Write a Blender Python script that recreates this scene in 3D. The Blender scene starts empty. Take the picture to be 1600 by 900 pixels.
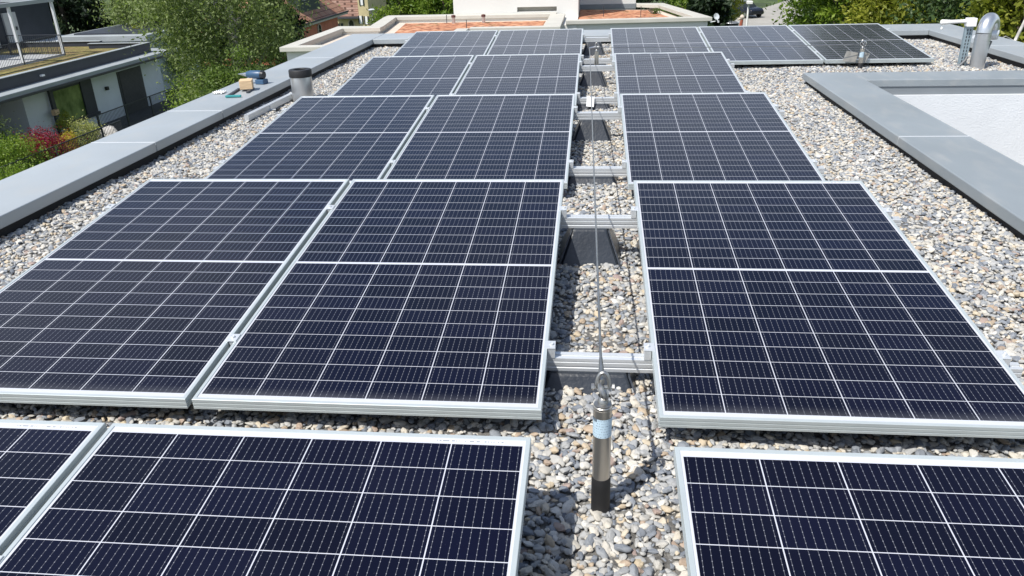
import bpy, math, random
import numpy as np
from mathutils import Vector, Matrix
R = math.radians
random.seed(7)
scene = bpy.context.scene
COL = scene.collection

# ------------------------------------------------------------------ camera
def look(yaw, pitch, roll):
    c, s = math.cos(yaw), math.sin(yaw)
    ex, ey, ez = Vector((c, s, 0)), Vector((-s, c, 0)), Vector((0, 0, 1))
    c, s = math.cos(pitch), math.sin(pitch)
    fwd, up = ey*c - ez*s, ey*s + ez*c
    c, s = math.cos(roll), math.sin(roll)
    r2, u2 = ex*c - up*s, ex*s + up*c
    return Matrix((r2, u2, -fwd)).transposed()
cd = bpy.data.cameras.new('camera')
cam = bpy.data.objects.new('camera', cd)
COL.objects.link(cam)
cd.sensor_width = 36
cd.lens = 1218.58/1600*36
cd.clip_start, cd.clip_end = 0.05, 2000
cam.matrix_world = Matrix.Translation((0.1328, -1.8686, 1.2273)) @ look(R(6.288), R(24.2906), R(1.7262)).to_4x4()
scene.camera = cam

# ------------------------------------------------------------------ light
SUN = Vector((-0.43, -0.51, 1.0)).normalized()
world = bpy.data.worlds.new('World'); scene.world = world
world.use_nodes = True
nt = world.node_tree
bg = nt.nodes['Background']
sky = nt.nodes.new('ShaderNodeTexSky')
sky.sky_type = 'NISHITA'; sky.sun_disc = False
sky.sun_elevation = math.asin(SUN.z)
sky.sun_rotation = math.atan2(SUN.x, SUN.y)
sky.altitude = 400; sky.dust_density = 1.2
tc = nt.nodes.new('ShaderNodeTexCoord')
no = nt.nodes.new('ShaderNodeTexNoise'); no.inputs['Scale'].default_value = 2.6; no.inputs['Detail'].default_value = 6
mp = nt.nodes.new('ShaderNodeMapping'); mp.inputs['Scale'].default_value = (1, 1, 2.2); mp.inputs['Location'].default_value = (1.3, .4, .2)
rp = nt.nodes.new('ShaderNodeValToRGB'); rp.color_ramp.elements[0].position = .41; rp.color_ramp.elements[1].position = .66
mx = nt.nodes.new('ShaderNodeMix'); mx.data_type = 'RGBA'
nt.links.new(tc.outputs['Generated'], mp.inputs['Vector']); nt.links.new(mp.outputs[0], no.inputs['Vector'])
sx = nt.nodes.new('ShaderNodeSeparateXYZ'); nt.links.new(tc.outputs['Generated'], sx.inputs[0])
el = nt.nodes.new('ShaderNodeMapRange'); el.inputs[1].default_value = .32; el.inputs[2].default_value = .62; el.inputs[3].default_value = 1; el.inputs[4].default_value = .08
nt.links.new(sx.outputs[2], el.inputs[0])
mu = nt.nodes.new('ShaderNodeMath'); mu.operation = 'MULTIPLY'
nt.links.new(no.outputs['Fac'], rp.inputs['Fac']); nt.links.new(rp.outputs['Color'], mu.inputs[0]); nt.links.new(el.outputs[0], mu.inputs[1]); nt.links.new(mu.outputs[0], mx.inputs['Factor'])
nt.links.new(sky.outputs[0], mx.inputs[6]); mx.inputs[7].default_value = (6.5, 6.8, 7.2, 1)
nt.links.new(mx.outputs[2], bg.inputs['Color'])
bg.inputs['Strength'].default_value = 0.125
sl = bpy.data.lights.new('sun', 'SUN'); sl.energy = 4.4; sl.angle = R(.53); sl.color = (1, .965, .91)
so = bpy.data.objects.new('sun', sl); COL.objects.link(so)
so.rotation_euler = (-SUN).to_track_quat('-Z', 'Y').to_euler()
so.location = (0, 0, 30)
vs = scene.view_settings
vs.view_transform = 'Standard'; vs.look = 'None'; vs.gamma = 1; vs.use_curve_mapping = False
vs.exposure = 0.4
scene.render.engine = 'CYCLES'

# ------------------------------------------------------------------ materials
class NT:
    """small helper to wire math nodes"""
    def __init__(s, name):
        s.m = bpy.data.materials.new(name); s.m.use_nodes = True
        s.t = s.m.node_tree; s.b = s.t.nodes['Principled BSDF']; s.out = s.t.nodes['Material Output']
    def n(s, kind, **kw):
        o = s.t.nodes.new(kind)
        for k, v in kw.items(): setattr(o, k, v)
        return o
    def put(s, sock, v):
        if isinstance(v, bpy.types.NodeSocket): s.t.links.new(v, sock)
        else: sock.default_value = v
    def M(s, op, a, b=None, c=None):
        o = s.n('ShaderNodeMath', operation=op); s.put(o.inputs[0], a)
        if b is not None: s.put(o.inputs[1], b)
        if c is not None: s.put(o.inputs[2], c)
        return o.outputs[0]
    def mix(s, f, a, b, blend='MIX'):
        o = s.n('ShaderNodeMix', data_type='RGBA', blend_type=blend)
        s.put(o.inputs['Factor'], f); s.put(o.inputs[6], a); s.put(o.inputs[7], b)
        return o.outputs[2]
    def noise(s, scale, detail=4, coord='Object', stretch=None):
        t = s.n('ShaderNodeTexCoord'); v = t.outputs[coord]
        if stretch:
            mp = s.n('ShaderNodeMapping'); mp.inputs['Scale'].default_value = stretch
            s.t.links.new(v, mp.inputs[0]); v = mp.outputs[0]
        o = s.n('ShaderNodeTexNoise'); o.inputs['Scale'].default_value = scale; o.inputs['Detail'].default_value = detail
        s.t.links.new(v, o.inputs['Vector']); return o.outputs['Fac']
    def ramp(s, f, stops, interp='LINEAR'):
        o = s.n('ShaderNodeValToRGB'); o.color_ramp.interpolation = interp
        e = o.color_ramp.elements
        e[0].position, e[0].color = stops[0][0], (*stops[0][1], 1)
        e[1].position, e[1].color = stops[1][0], (*stops[1][1], 1)
        for p, c in stops[2:]:
            x = e.new(p); x.color = (*c, 1)
        s.put(o.inputs[0], f); return o.outputs[0]
    def bump(s, h, strength=.3, dist=.01):
        o = s.n('ShaderNodeBump'); o.inputs['Strength'].default_value = strength; o.inputs['Distance'].default_value = dist
        s.put(o.inputs['Height'], h); s.t.links.new(o.outputs[0], s.b.inputs['Normal'])

def mat(name, col, rough=.6, metal=0, var=.12, scale=6, bump=0, bscale=None, bdist=.01, spec=None, stretch=None):
    k = NT(name)
    f = k.noise(scale, 5, stretch=stretch)
    lo = tuple(c*(1-var) for c in col); hi = tuple(min(1, c*(1+var)) for c in col)
    k.put(k.b.inputs['Base Color'], k.ramp(f, [(.3, lo), (.7, hi)]))
    k.b.inputs['Roughness'].default_value = rough; k.b.inputs['Metallic'].default_value = metal
    if spec is not None: k.b.inputs['Specular IOR Level'].default_value = spec
    if bump: k.bump(k.noise(bscale or scale*4, 4), bump, bdist)
    return k.m

def sheet(name, col, rough=.42):
    k = NT(name)
    n1 = k.noise(1.3, 6); n2 = k.noise(9, 5, stretch=(1, .35, 1)); n3 = k.noise(60, 2)
    lo = tuple(c*.90 for c in col); hi = tuple(c*1.07 for c in col)
    c = k.ramp(n1, [(.3, lo), (.7, hi)])
    c = k.mix(k.ramp(n2, [(.50, (0, 0, 0)), (.72, (.30, .30, .30))]), c, (.42, .41, .38, 1))
    c = k.mix(k.ramp(n3, [(.70, (0, 0, 0)), (.78, (.35, .35, .35))]), c, (.20, .19, .17, 1))
    k.put(k.b.inputs['Base Color'], c); k.b.inputs['Metallic'].default_value = .12
    k.put(k.b.inputs['Roughness'], k.M('ADD', rough-.06, k.M('MULTIPLY', n2, .16)))
    k.bump(n1, .08, .02); return k.m

def glass_cells(W, L):
    k = NT('solar_cells')
    uv = k.n('ShaderNodeUVMap'); sp = k.n('ShaderNodeSeparateXYZ'); k.t.links.new(uv.outputs[0], sp.inputs[0])
    X, Y = sp.outputs[0], sp.outputs[1]; M = k.M
    px = .168; x0 = (W-6*px)/2; ph = (L/2-.0065-.03)/10
    cx = M('DIVIDE', M('SUBTRACT', X, x0), px); fx = M('FRACT', cx)
    inx = M('MULTIPLY', M('GREATER_THAN', cx, 0), M('LESS_THAN', cx, 6))
    upper = M('GREATER_THAN', Y, L/2)
    off = M('ADD', .03, M('MULTIPLY', upper, L/2+.0065-.03))
    cy = M('DIVIDE', M('SUBTRACT', Y, off), ph); fy = M('FRACT', cy)
    iny = M('MULTIPLY', M('GREATER_THAN', cy, 0), M('LESS_THAN', cy, 10))
    gx = M('LESS_THAN', M('ABSOLUTE', M('SUBTRACT', fx, .5)), .5-.00135/px)
    gy = M('LESS_THAN', M('ABSOLUTE', M('SUBTRACT', fy, .5)), .5-.0011/ph)
    cell = M('MULTIPLY', M('MULTIPLY', inx, iny), M('MULTIPLY', gx, gy))
    bx = M('ABSOLUTE', M('SUBTRACT', M('FRACT', M('MULTIPLY', fx, 9)), .5))
    bus = M('LESS_THAN', bx, .026)
    pad = M('MULTIPLY', M('LESS_THAN', bx, .05), M('LESS_THAN', M('FRACT', M('MULTIPLY', fy, 6)), .16))
    line = M('MINIMUM', M('ADD', M('MULTIPLY', bus, .34), M('MULTIPLY', pad, .55)), 1)
    oi = k.n('ShaderNodeObjectInfo')
    cmb = k.n('ShaderNodeCombineXYZ')
    k.put(cmb.inputs[0], M('FLOOR', cx)); k.put(cmb.inputs[1], M('ADD', M('FLOOR', cy), M('MULTIPLY', upper, 10)))
    k.put(cmb.inputs[2], M('MULTIPLY', oi.outputs['Random'], 50))
    wn = k.n('ShaderNodeTexWhiteNoise'); k.t.links.new(cmb.outputs[0], wn.inputs['Vector'])
    tint = k.ramp(wn.outputs['Value'], [(0, (.0022, .0026, .0098)), (1, (.0036, .0042, .0165))])
    soft = k.noise(2.1, 3)
    tint = k.mix(M('MULTIPLY', soft, .5), tint, (.0036, .0034, .0070, 1))
    grid = k.mix(line, tint, (.30, .31, .34, 1))
    colr = k.mix(cell, (.50, .51, .545, 1), grid)
    # a film of dried dust, thicker along the low edge where rain water stops, plus a few specks
    d1 = k.noise(3.5, 6); d2 = k.noise(140, 2)
    low = M('MULTIPLY', M('POWER', M('MAXIMUM', M('SUBTRACT', 1, M('DIVIDE', Y, .075)), 0), 1.5), M('MULTIPLY', d1, .42))
    speck = M('MULTIPLY', M('GREATER_THAN', d2, .745), .045)
    film = M('MULTIPLY', M('MAXIMUM', M('SUBTRACT', d1, .5), 0), .02)
    dust = M('ADD', M('ADD', low, speck), film)
    colr = k.mix(dust, colr, (.42, .43, .44, 1))
    k.put(k.b.inputs['Base Color'], colr)
    k.put(k.b.inputs['Roughness'], M('ADD', .13, M('MULTIPLY', d1, .06)))
    k.b.inputs['IOR'].default_value = 1.33
    return k.m

def gravel_mat():
    k = NT('river_pebbles')
    a = k.n('ShaderNodeAttribute', attribute_type='INSTANCER', attribute_name='tone')
    c = k.ramp(a.outputs['Fac'], [(0, (.17, .19, .22)), (.14, (.265, .285, .31)), (.34, (.375, .38, .375)), (.50, (.47, .46, .43)),
        (.66, (.56, .52, .44)), (.80, (.67, .655, .61)), (.89, (.56, .47, .33)), (.955, (.45, .35, .25)), (1, (.34, .26, .235))], 'LINEAR')
    n1 = k.noise(55, 5); n2 = k.noise(240, 3)
    c = k.mix(.55, c, k.ramp(n1, [(.3, (.66, .66, .66)), (.7, (1.0, 1.0, 1.0))]), 'MULTIPLY')
    c = k.mix(.3, c, k.ramp(n2, [(.35, (.5, .5, .5)), (.65, (1, 1, 1))]), 'MULTIPLY')
    k.put(k.b.inputs['Base Color'], c); k.b.inputs['Roughness'].default_value = .62
    k.bump(n2, .25, .002)
    return k.m

def leaf_mat(name, dark, light, trans=.42):
    k = NT(name)
    a = k.n('ShaderNodeAttribute', attribute_name='tone')
    c = k.ramp(a.outputs['Fac'], [(0, dark), (1, light)])
    k.put(k.b.inputs['Base Color'], c); k.b.inputs['Roughness'].default_value = .5
    k.b.inputs['Specular IOR Level'].default_value = .3
    t = k.n('ShaderNodeBsdfTranslucent'); k.put(t.inputs[0], k.mix(1, c, (1.0, 1.15, .55, 1), 'MULTIPLY'))
    m = k.n('ShaderNodeMixShader'); m.inputs[0].default_value = trans
    k.t.links.new(k.b.outputs[0], m.inputs[1]); k.t.links.new(t.outputs[0], m.inputs[2])
    k.t.links.new(m.outputs[0], k.out.inputs[0])
    return k.m

PW, PL, PT = 1.04, 1.7717, .035
TILT = R(5.0359)
M_ = {}
M_['alu'] = mat('anodised_frame', (.47, .515, .515), .42, .3, .05, 9)
M_['rail'] = mat('mill_finish_aluminium', (.66, .68, .69), .38, .45, .06, 5, stretch=(.3, 6, 6))
M_['cells'] = glass_cells(PW, PL)
M_['steel'] = mat('brushed_steel', (.56, .525, .465), .33, .9, .12, 40, stretch=(1, 1, .05))
M_['wire'] = mat('wire_rope_steel', (.36, .355, .34), .35, .9, .15, 30)
M_['zinc'] = mat('bright_steel', (.62, .62, .61), .25, .95, .1, 30)
M_['duct'] = mat('spiral_duct_steel', (.62, .63, .64), .30, .85, .05, 5)
M_['black'] = mat('black_plastic', (.012, .014, .017), .42, 0, .3, 8)
M_['tray'] = mat('black_recycled_plastic', (.021, .026, .034), .31, 0, .3, 6, .15, 60)
M_['rubber'] = mat('black_sleeve', (.012, .012, .013), .6, 0, .3, 20)
M_['coping'] = sheet('grey_coated_sheet', (.34, .37, .385))
M_['coping2'] = sheet('weathered_coated_sheet', (.265, .295, .312))
M_['joint'] = mat('joint_cover_strip', (.66, .68, .69), .4, .3, .05, 8)
M_['membrane'] = mat('bitumen_upstand', (.009, .009, .010), .75, 0, .3, 5)
M_['stucco'] = mat('white_render', (.62, .635, .645), .9, 0, .04, 3, .6, 75, .007)
M_['flash'] = mat('grey_flashing', (.20, .22, .235), .5, .1, .06, 3)
M_['white'] = mat('white_plastic', (.78, .78, .76), .45, 0, .04, 9)
M_['label'] = None
M_['wood'] = mat('pine_offcut', (.62, .44, .26), .7, 0, .18, 10, stretch=(1, 8, 8))
M_['drillblue'] = mat('blue_tool_housing', (.035, .085, .16), .4, 0, .1, 9)
M_['teal'] = mat('teal_tool_grip', (.03, .25, .25), .5, 0, .1, 9)
M_['darkgrey'] = mat('dark_grey_metal', (.05, .055, .065), .45, .2, .15, 5)
M_['anth'] = mat('anthracite_cladding', (.035, .041, .055), .5, .1, .12, 2)
M_['bluegrey'] = mat('pale_blue_render', (.70, .76, .81), .85, 0, .05, 1.2, .2, 30)
M_['eave'] = mat('grey_eave_sheet', (.34, .37, .38), .5, .1, .1, .9)
M_['wpaint'] = mat('cream_white_render', (.62, .615, .585), .9, 0, .03, .8, .15, 30)
M_['wcope'] = mat('light_stone_coping', (.47, .455, .405), .7, 0, .06, 2)
M_['paving'] = mat('terrace_paving', (.42, .43, .43), .85, 0, .1, 3)
M_['dark_deck'] = mat('deck_boards', (.07, .07, .075), .8, 0, .2, 3)  # dark grey boards of the house terrace
M_['cream'] = mat('cream_door_panels', (.50, .50, .48), .7, 0, .06, 2)
M_['redwall'] = mat('red_render', (.46, .16, .095), .9, 0, .12, 1.4, .2, 10)
M_['yellow'] = mat('ochre_render', (.52, .44, .25), .9, 0, .1, 1.0)
M_['shutter'] = mat('dark_shutter_paint', (.02, .03, .028), .6, 0, .1, 3)
M_['bark'] = mat('bark', (.11, .085, .065), .9, 0, .35, 3, .5, 14, .03)
M_['birch_bark'] = mat('pale_birch_bark', (.42, .40, .37), .85, 0, .45, 2.2, .3, 12, .02, stretch=(1, 1, 3))
M_['carpaint'] = mat('dark_car_paint', (.008, .009, .014), .25, .1, .1, 2)
M_['asphalt'] = mat('driveway_surface', (.30, .285, .25), .9, 0, .14, .8, .2, 20)
M_['terra'] = mat('terracotta', (.30, .085, .05), .8, 0, .15, 5)
M_['tan'] = mat('pale_sandstone', (.55, .48, .40), .85, 0, .1, 6)
M_['rock'] = mat('pale_boulder', (.52, .50, .47), .9, 0, .35, 4, .5, 9, .05)
M_['plate'] = mat('galvanised_plate', (.36, .34, .30), .45, .6, .3, 14)
M_['roofbed'] = mat('gravel_bed', (.13, .125, .115), .95, 0, .5, 34, .8, 60, .02)
M_['pebbles'] = gravel_mat()
M_['hose'] = mat('grey_conduit', (.12, .125, .13), .5, 0, .1, 20)
M_['trayblue'] = mat('galvanised_cable_tray', (.30, .38, .42), .5, .4, .1, 14)

def window_mat():
    k = NT('window_glass')
    k.put(k.b.inputs['Base Color'], k.ramp(k.noise(.9, 4), [(.3, (.012, .014, .014)), (.7, (.03, .036, .03))]))
    k.b.inputs['Roughness'].default_value = .06; k.b.inputs['IOR'].default_value = 1.5
    return k.m
M_['glass'] = window_mat()
def painted_reflection_mat():
    k = NT('painted_reflection_pane')
    k.put(k.b.inputs['Base Color'], k.ramp(k.noise(1.6, 5), [(.35, (.09, .14, .04)), (.65, (.26, .34, .12))]))  # mottled green paints the lawn's reflection into the pane colour
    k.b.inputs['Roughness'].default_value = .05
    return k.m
M_['panegreen'] = painted_reflection_mat()

def label_mat():
    k = NT('printed_type_label')
    uv = k.n('ShaderNodeUVMap'); sp = k.n('ShaderNodeSeparateXYZ'); k.t.links.new(uv.outputs[0], sp.inputs[0])
    M = k.M; u, v = sp.outputs[0], sp.outputs[1]
    rows = M('MULTIPLY', v, 7); fr = M('FRACT', rows)
    cm = k.n('ShaderNodeCombineXYZ'); k.put(cm.inputs[0], M('MULTIPLY', u, 30)); k.put(cm.inputs[1], M('FLOOR', rows))
    nn = k.n('ShaderNodeTexNoise'); nn.inputs['Scale'].default_value = 1.0; nn.inputs['Detail'].default_value = 1
    k.t.links.new(cm.outputs[0], nn.inputs['Vector'])
    on = M('MULTIPLY', M('GREATER_THAN', nn.outputs['Fac'], .54), M('LESS_THAN', M('ABSOLUTE', M('SUBTRACT', fr, .5)), .17))
    area = M('MULTIPLY', M('GREATER_THAN', u, .08), M('LESS_THAN', u, .8))
    big = M('MULTIPLY', M('GREATER_THAN', v, .84), M('LESS_THAN', u, .3))
    blk = M('MAXIMUM', M('MULTIPLY', M('MULTIPLY', on, area), .8), M('MULTIPLY', big, .85))
    k.put(k.b.inputs['Base Color'], k.mix(blk, (.47, .60, .68, 1), (.05, .07, .10, 1)))
    k.b.inputs['Roughness'].default_value = .45
    return k.m
M_['label'] = label_mat()

def serial_mat():
    k = NT('serial_number_strip')
    uv = k.n('ShaderNodeUVMap'); sp = k.n('ShaderNodeSeparateXYZ'); k.t.links.new(uv.outputs[0], sp.inputs[0])
    M = k.M; u, v = sp.outputs[0], sp.outputs[1]
    nn = k.n('ShaderNodeTexWhiteNoise', noise_dimensions='1D'); k.put(nn.inputs['W'], M('FLOOR', M('MULTIPLY', u, 60)))
    on = M('MULTIPLY', M('GREATER_THAN', nn.outputs['Value'], .45), M('LESS_THAN', M('ABSOLUTE', M('SUBTRACT', v, .5)), .3))
    k.put(k.b.inputs['Base Color'], k.mix(on, (.60, .62, .63, 1), (.28, .29, .31, 1)))
    return k.m
M_['serial'] = serial_mat()

def chips_mat():
    k = NT('crushed_brick_and_sedum')
    n1 = k.noise(3.2, 6); n2 = k.noise(5.5, 8, stretch=(1, 1, 1)); n3 = k.noise(.7, 3)
    c = k.ramp(n2, [(.34, (.15, .05, .025)), (.45, (.36, .14, .07)), (.57, (.50, .235, .125)), (.72, (.56, .35, .22))])
    c = k.mix(k.ramp(k.M('MULTIPLY', n1, n3), [(.34, (0, 0, 0)), (.42, (1, 1, 1))]), c, (.09, .085, .02, 1))
    k.put(k.b.inputs['Base Color'], c); k.b.inputs['Roughness'].default_value = .95
    k.bump(n2, .9, .05); return k.m
M_['chips'] = chips_mat()
def sedum_mat():
    k = NT('sedum_planting')
    n1 = k.noise(1.6, 8); n2 = k.noise(7, 6)
    c = k.ramp(n1, [(.30, (.13, .085, .045)), (.42, (.24, .18, .07)), (.55, (.17, .15, .045)), (.7, (.28, .24, .07))])
    c = k.mix(.5, c, k.ramp(n2, [(.35, (.35, .3, .25)), (.65, (1, 1, 1))]), 'MULTIPLY')
    k.put(k.b.inputs['Base Color'], c); k.b.inputs['Roughness'].default_value = .95; k.bump(n2, 1, .08); return k.m
M_['sedum'] = sedum_mat()
def tile_mat(name, a, b, sx, sz):
    k = NT(name)
    t = k.n('ShaderNodeTexCoord'); mp = k.n('ShaderNodeMapping'); k.t.links.new(t.outputs['Object'], mp.inputs[0])
    br = k.n('ShaderNodeTexBrick'); br.inputs['Scale'].default_value = 1
    br.inputs['Color1'].default_value = (*a, 1); br.inputs['Color2'].default_value = (*b, 1); br.inputs['Mortar'].default_value = tuple(x*.35 for x in a)+(1,)
    br.inputs['Mortar Size'].default_value = .03; br.inputs['Brick Width'].default_value = sx; br.inputs['Row Height'].default_value = sz
    sep = k.n('ShaderNodeSeparateXYZ'); k.t.links.new(mp.outputs[0], sep.inputs[0])
    cm = k.n('ShaderNodeCombineXYZ'); k.put(cm.inputs[0], k.M('ADD', sep.outputs[1], k.M('MULTIPLY', sep.outputs[0], .15))); k.put(cm.inputs[1], sep.outputs[2])
    k.t.links.new(cm.outputs[0], br.inputs['Vector'])
    c = k.mix(.5, br.outputs['Color'], k.ramp(k.noise(1.4, 5), [(.3, (.5, .48, .46)), (.7, (1, 1, 1))]), 'MULTIPLY')
    k.put(k.b.inputs['Base Color'], c); k.b.inputs['Roughness'].default_value = .85
    k.bump(br.outputs['Fac'], .6, .03); return k.m
M_['tiles'] = tile_mat('old_clay_tiles', (.34, .15, .09), (.42, .24, .15), .5, .42)
M_['shingle'] = tile_mat('hung_tile_shingles', (.45, .24, .18), (.60, .40, .33), .35, .35)
def ground_mat():
    k = NT('lawn_and_soil')
    n1 = k.noise(.22, 6); n2 = k.noise(2.5, 6)
    c = k.ramp(n1, [(.35, (.025, .04, .012)), (.5, (.055, .09, .02)), (.65, (.09, .13, .03))])
    c = k.mix(.6, c, k.ramp(n2, [(.3, (.4, .4, .35)), (.7, (1, 1, 1))]), 'MULTIPLY')
    k.put(k.b.inputs['Base Color'], c); k.b.inputs['Roughness'].default_value = .95; k.bump(n2, .6, .1); return k.m
M_['ground'] = ground_mat()
L_ = {}
L_['birch'] = leaf_mat('birch_leaves', (.085, .12, .035), (.27, .33, .13))
L_['conifer'] = leaf_mat('conifer_needles', (.008, .018, .009), (.030, .055, .020), .15)
L_['bright'] = leaf_mat('spring_leaves', (.085, .155, .02), (.26, .35, .05), .4)
L_['lime'] = leaf_mat('lime_leaves', (.12, .15, .016), (.34, .35, .05), .4)
L_['mid'] = leaf_mat('mid_green_leaves', (.055, .10, .022), (.18, .25, .06))
L_['dark'] = leaf_mat('dark_green_leaves', (.018, .036, .013), (.065, .11, .03), .2)
L_['red'] = leaf_mat('crimson_maple_leaves', (.14, .010, .026), (.38, .038, .075))
L_['gold'] = leaf_mat('golden_leaves', (.30, .23, .02), (.60, .48, .08))
L_['pale'] = leaf_mat('pale_variegated_leaves', (.22, .25, .07), (.48, .48, .20))

# ------------------------------------------------------------------ mesh helpers
class MB:
    def __init__(s): s.v = []; s.f = []; s.uv = {}
    def add(s, vs, fs):
        o = len(s.v); s.v += [tuple(v) for v in vs]; s.f += [tuple(i+o for i in f) for f in fs]; return s
    def box(s, a, b):
        x0, x1 = sorted((a[0], b[0])); y0, y1 = sorted((a[1], b[1])); z0, z1 = sorted((a[2], b[2]))
        return s.add([(x0, y0, z0), (x1, y0, z0), (x1, y1, z0), (x0, y1, z0), (x0, y0, z1), (x1, y0, z1), (x1, y1, z1), (x0, y1, z1)],
              [(0, 3, 2, 1), (4, 5, 6, 7), (0, 1, 5, 4), (1, 2, 6, 5), (2, 3, 7, 6), (3, 0, 4, 7)])
    def prism(s, poly, z0, z1):
        n = len(poly)
        a = sum(poly[i][0]*poly[(i+1) % n][1]-poly[(i+1) % n][0]*poly[i][1] for i in range(n))
        if a < 0: poly = poly[::-1]
        return s.add([(x, y, z0) for x, y in poly]+[(x, y, z1) for x, y in poly],
              [tuple(range(n))[::-1], tuple(range(n, 2*n))]+[(i, (i+1) % n, n+(i+1) % n, n+i) for i in range(n)])
    def frustum(s, b, t, z0, z1):
        (x0, y0, x1, y1), (u0, v0, u1, v1) = b, t
        return s.add([(x0, y0, z0), (x1, y0, z0), (x1, y1, z0), (x0, y1, z0), (u0, v0, z1), (u1, v0, z1), (u1, v1, z1), (u0, v1, z1)],
              [(0, 3, 2, 1), (4, 5, 6, 7), (0, 1, 5, 4), (1, 2, 6, 5), (2, 3, 7, 6), (3, 0, 4, 7)])
    def tube(s, pts, r, n=10, cap=True):
        P = [Vector(p) for p in pts]; rr = r if isinstance(r, (list, tuple)) else [r]*len(P)
        o = len(s.v); up = None
        for i, p in enumerate(P):
            d = (P[min(i+1, len(P)-1)]-P[max(i-1, 0)]).normalized()
            if up is None: up = d.orthogonal().normalized()
            up = (up-d*up.dot(d)); up = up.normalized() if up.length > 1e-6 else d.orthogonal().normalized()
            w = d.cross(up)
            for k in range(n):
                a = 2*math.pi*k/n; s.v.append(tuple(p+(up*math.cos(a)+w*math.sin(a))*rr[i]))
        for i in range(len(P)-1):
            for k in range(n):
                a, b = o+i*n+k, o+i*n+(k+1) % n; s.f.append((a, b, b+n, a+n))
        if cap:
            s.f.append(tuple(o+k for k in range(n))[::-1]); s.f.append(tuple(o+(len(P)-1)*n+k for k in range(n)))
        return s
    def lathe(s, prof, c=(0, 0, 0), n=24):
        o = len(s.v)
        for r, z in prof:
            for k in range(n):
                a = 2*math.pi*k/n; s.v.append((c[0]+r*math.cos(a), c[1]+r*math.sin(a), c[2]+z))
        for i in range(len(prof)-1):
            for k in range(n):
                a, b = o+i*n+k, o+i*n+(k+1) % n; s.f.append((a, b, b+n, a+n))
        if prof[0][0] > 1e-6: s.f.append(tuple(o+k for k in range(n))[::-1])
        if prof[-1][0] > 1e-6: s.f.append(tuple(o+(len(prof)-1)*n+k for k in range(n)))
        return s
    def torus(s, c, ax, R0, r, n=20, m=8):
        ax = Vector(ax).normalized(); u = ax.orthogonal().normalized(); w = ax.cross(u); c = Vector(c); o = len(s.v)
        for i in range(n):
            a = 2*math.pi*i/n; d = u*math.cos(a)+w*math.sin(a)
            for k in range(m):
                b = 2*math.pi*k/m; s.v.append(tuple(c+d*(R0+r*math.cos(b))+ax*r*math.sin(b)))
        for i in range(n):
            for k in range(m):
                s.f.append((o+i*m+k, o+((i+1) % n)*m+k, o+((i+1) % n)*m+(k+1) % m, o+i*m+(k+1) % m))
        return s
    def build(s, name, m, parent=None, smooth=False, bevel=0):
        me = bpy.data.meshes.new(name); me.from_pydata(s.v, [], s.f); me.update()
        o = bpy.data.objects.new(name, me); COL.objects.link(o)
        me.materials.append(m)
        if parent: o.parent = parent
        if smooth:
            me.polygons.foreach_set('use_smooth', [True]*len(me.polygons))
            try: me.set_sharp_from_angle(angle=R(40))
            except Exception: pass
        if bevel:
            b = o.modifiers.new('bevel', 'BEVEL'); b.width = bevel; b.segments = 2; b.limit_method = 'ANGLE'; b.angle_limit = R(40)
        return o
def tag(o, label=None, cat=None, group=None, kind=None):
    if label: o['label'] = label
    if cat: o['category'] = cat
    if group: o['group'] = group
    if kind: o['kind'] = kind
    return o
def thing(name, loc=(0, 0, 0), label=None, cat=None, group=None, rot=(0, 0, 0)):
    o = bpy.data.objects.new(name, None); COL.objects.link(o); o.location = loc; o.rotation_euler = rot
    o.empty_display_size = .1
    return tag(o, label, cat, group)
def copy_tree(o, parent=None):
    c = o.copy(); COL.objects.link(c)
    if parent: c.parent = parent
    for ch in [x for x in bpy.data.objects if x.parent == o]: copy_tree(ch, c)
    return c

# ------------------------------------------------------------------ the roof we stand on
G = -.10                     # gravel level
XL, XR, YF = -2.86, 4.34, 8.85   # faces of the black upstands
ground_z = -7.2
def terrain(x, y):
    def ss(a, b, v):
        t = min(1, max(0, (v-a)/(b-a))); return t*t*(3-2*t)
    return ground_z - 6.5*ss(48, 110, y)*ss(-1, -13, x) + .8*ss(60, 120, y)*ss(0, 12, x)
xs = sorted(set(list(range(-220, 221, 20))+list(range(-60, 61, 4)))); ys = sorted(set(list(range(-40, 401, 20))+list(range(-8, 161, 4))))
g = MB(); V = [(x, y, terrain(x, y)) for y in ys for x in xs]; n = len(xs)
g.add(V, [(j*n+i, j*n+i+1, (j+1)*n+i+1, (j+1)*n+i) for j in range(len(ys)-1) for i in range(n-1)])
tag(g.build('ground', M_['ground'], smooth=True), kind='structure')

rb = thing('flat_roof_building', (0, 0, ground_z), 'flat roofed building in the foreground that carries the gravel and all the solar panels', 'building')
def loc(z): return z-ground_z
b = MB()   # body, with the cut for the light well left open
b.box((XL-.4, -6, 0), (2.47, YF+.5, loc(-.125)))
b.box((2.47, 5.37, 0), (XR+.4, YF+.5, loc(-.125)))
b.box((2.47, -6, 0), (XR+.4, 5.37, loc(-3.2)))
b.build('body', M_['stucco'], rb)
b = MB(); b.box((XR+.001, -6, loc(-3.199)), (XR+.39, 5.369, loc(-.126))); b.build('well_side_wall', M_['stucco'], rb)
d = MB(); d.box((XL, -5.9, loc(-.1215)), (2.09, YF, loc(-.112))); d.box((2.09, 5.75, loc(-.121)), (XR, YF, loc(-.112)))
d.build('gravel_bed', M_['roofbed'], rb)

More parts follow.
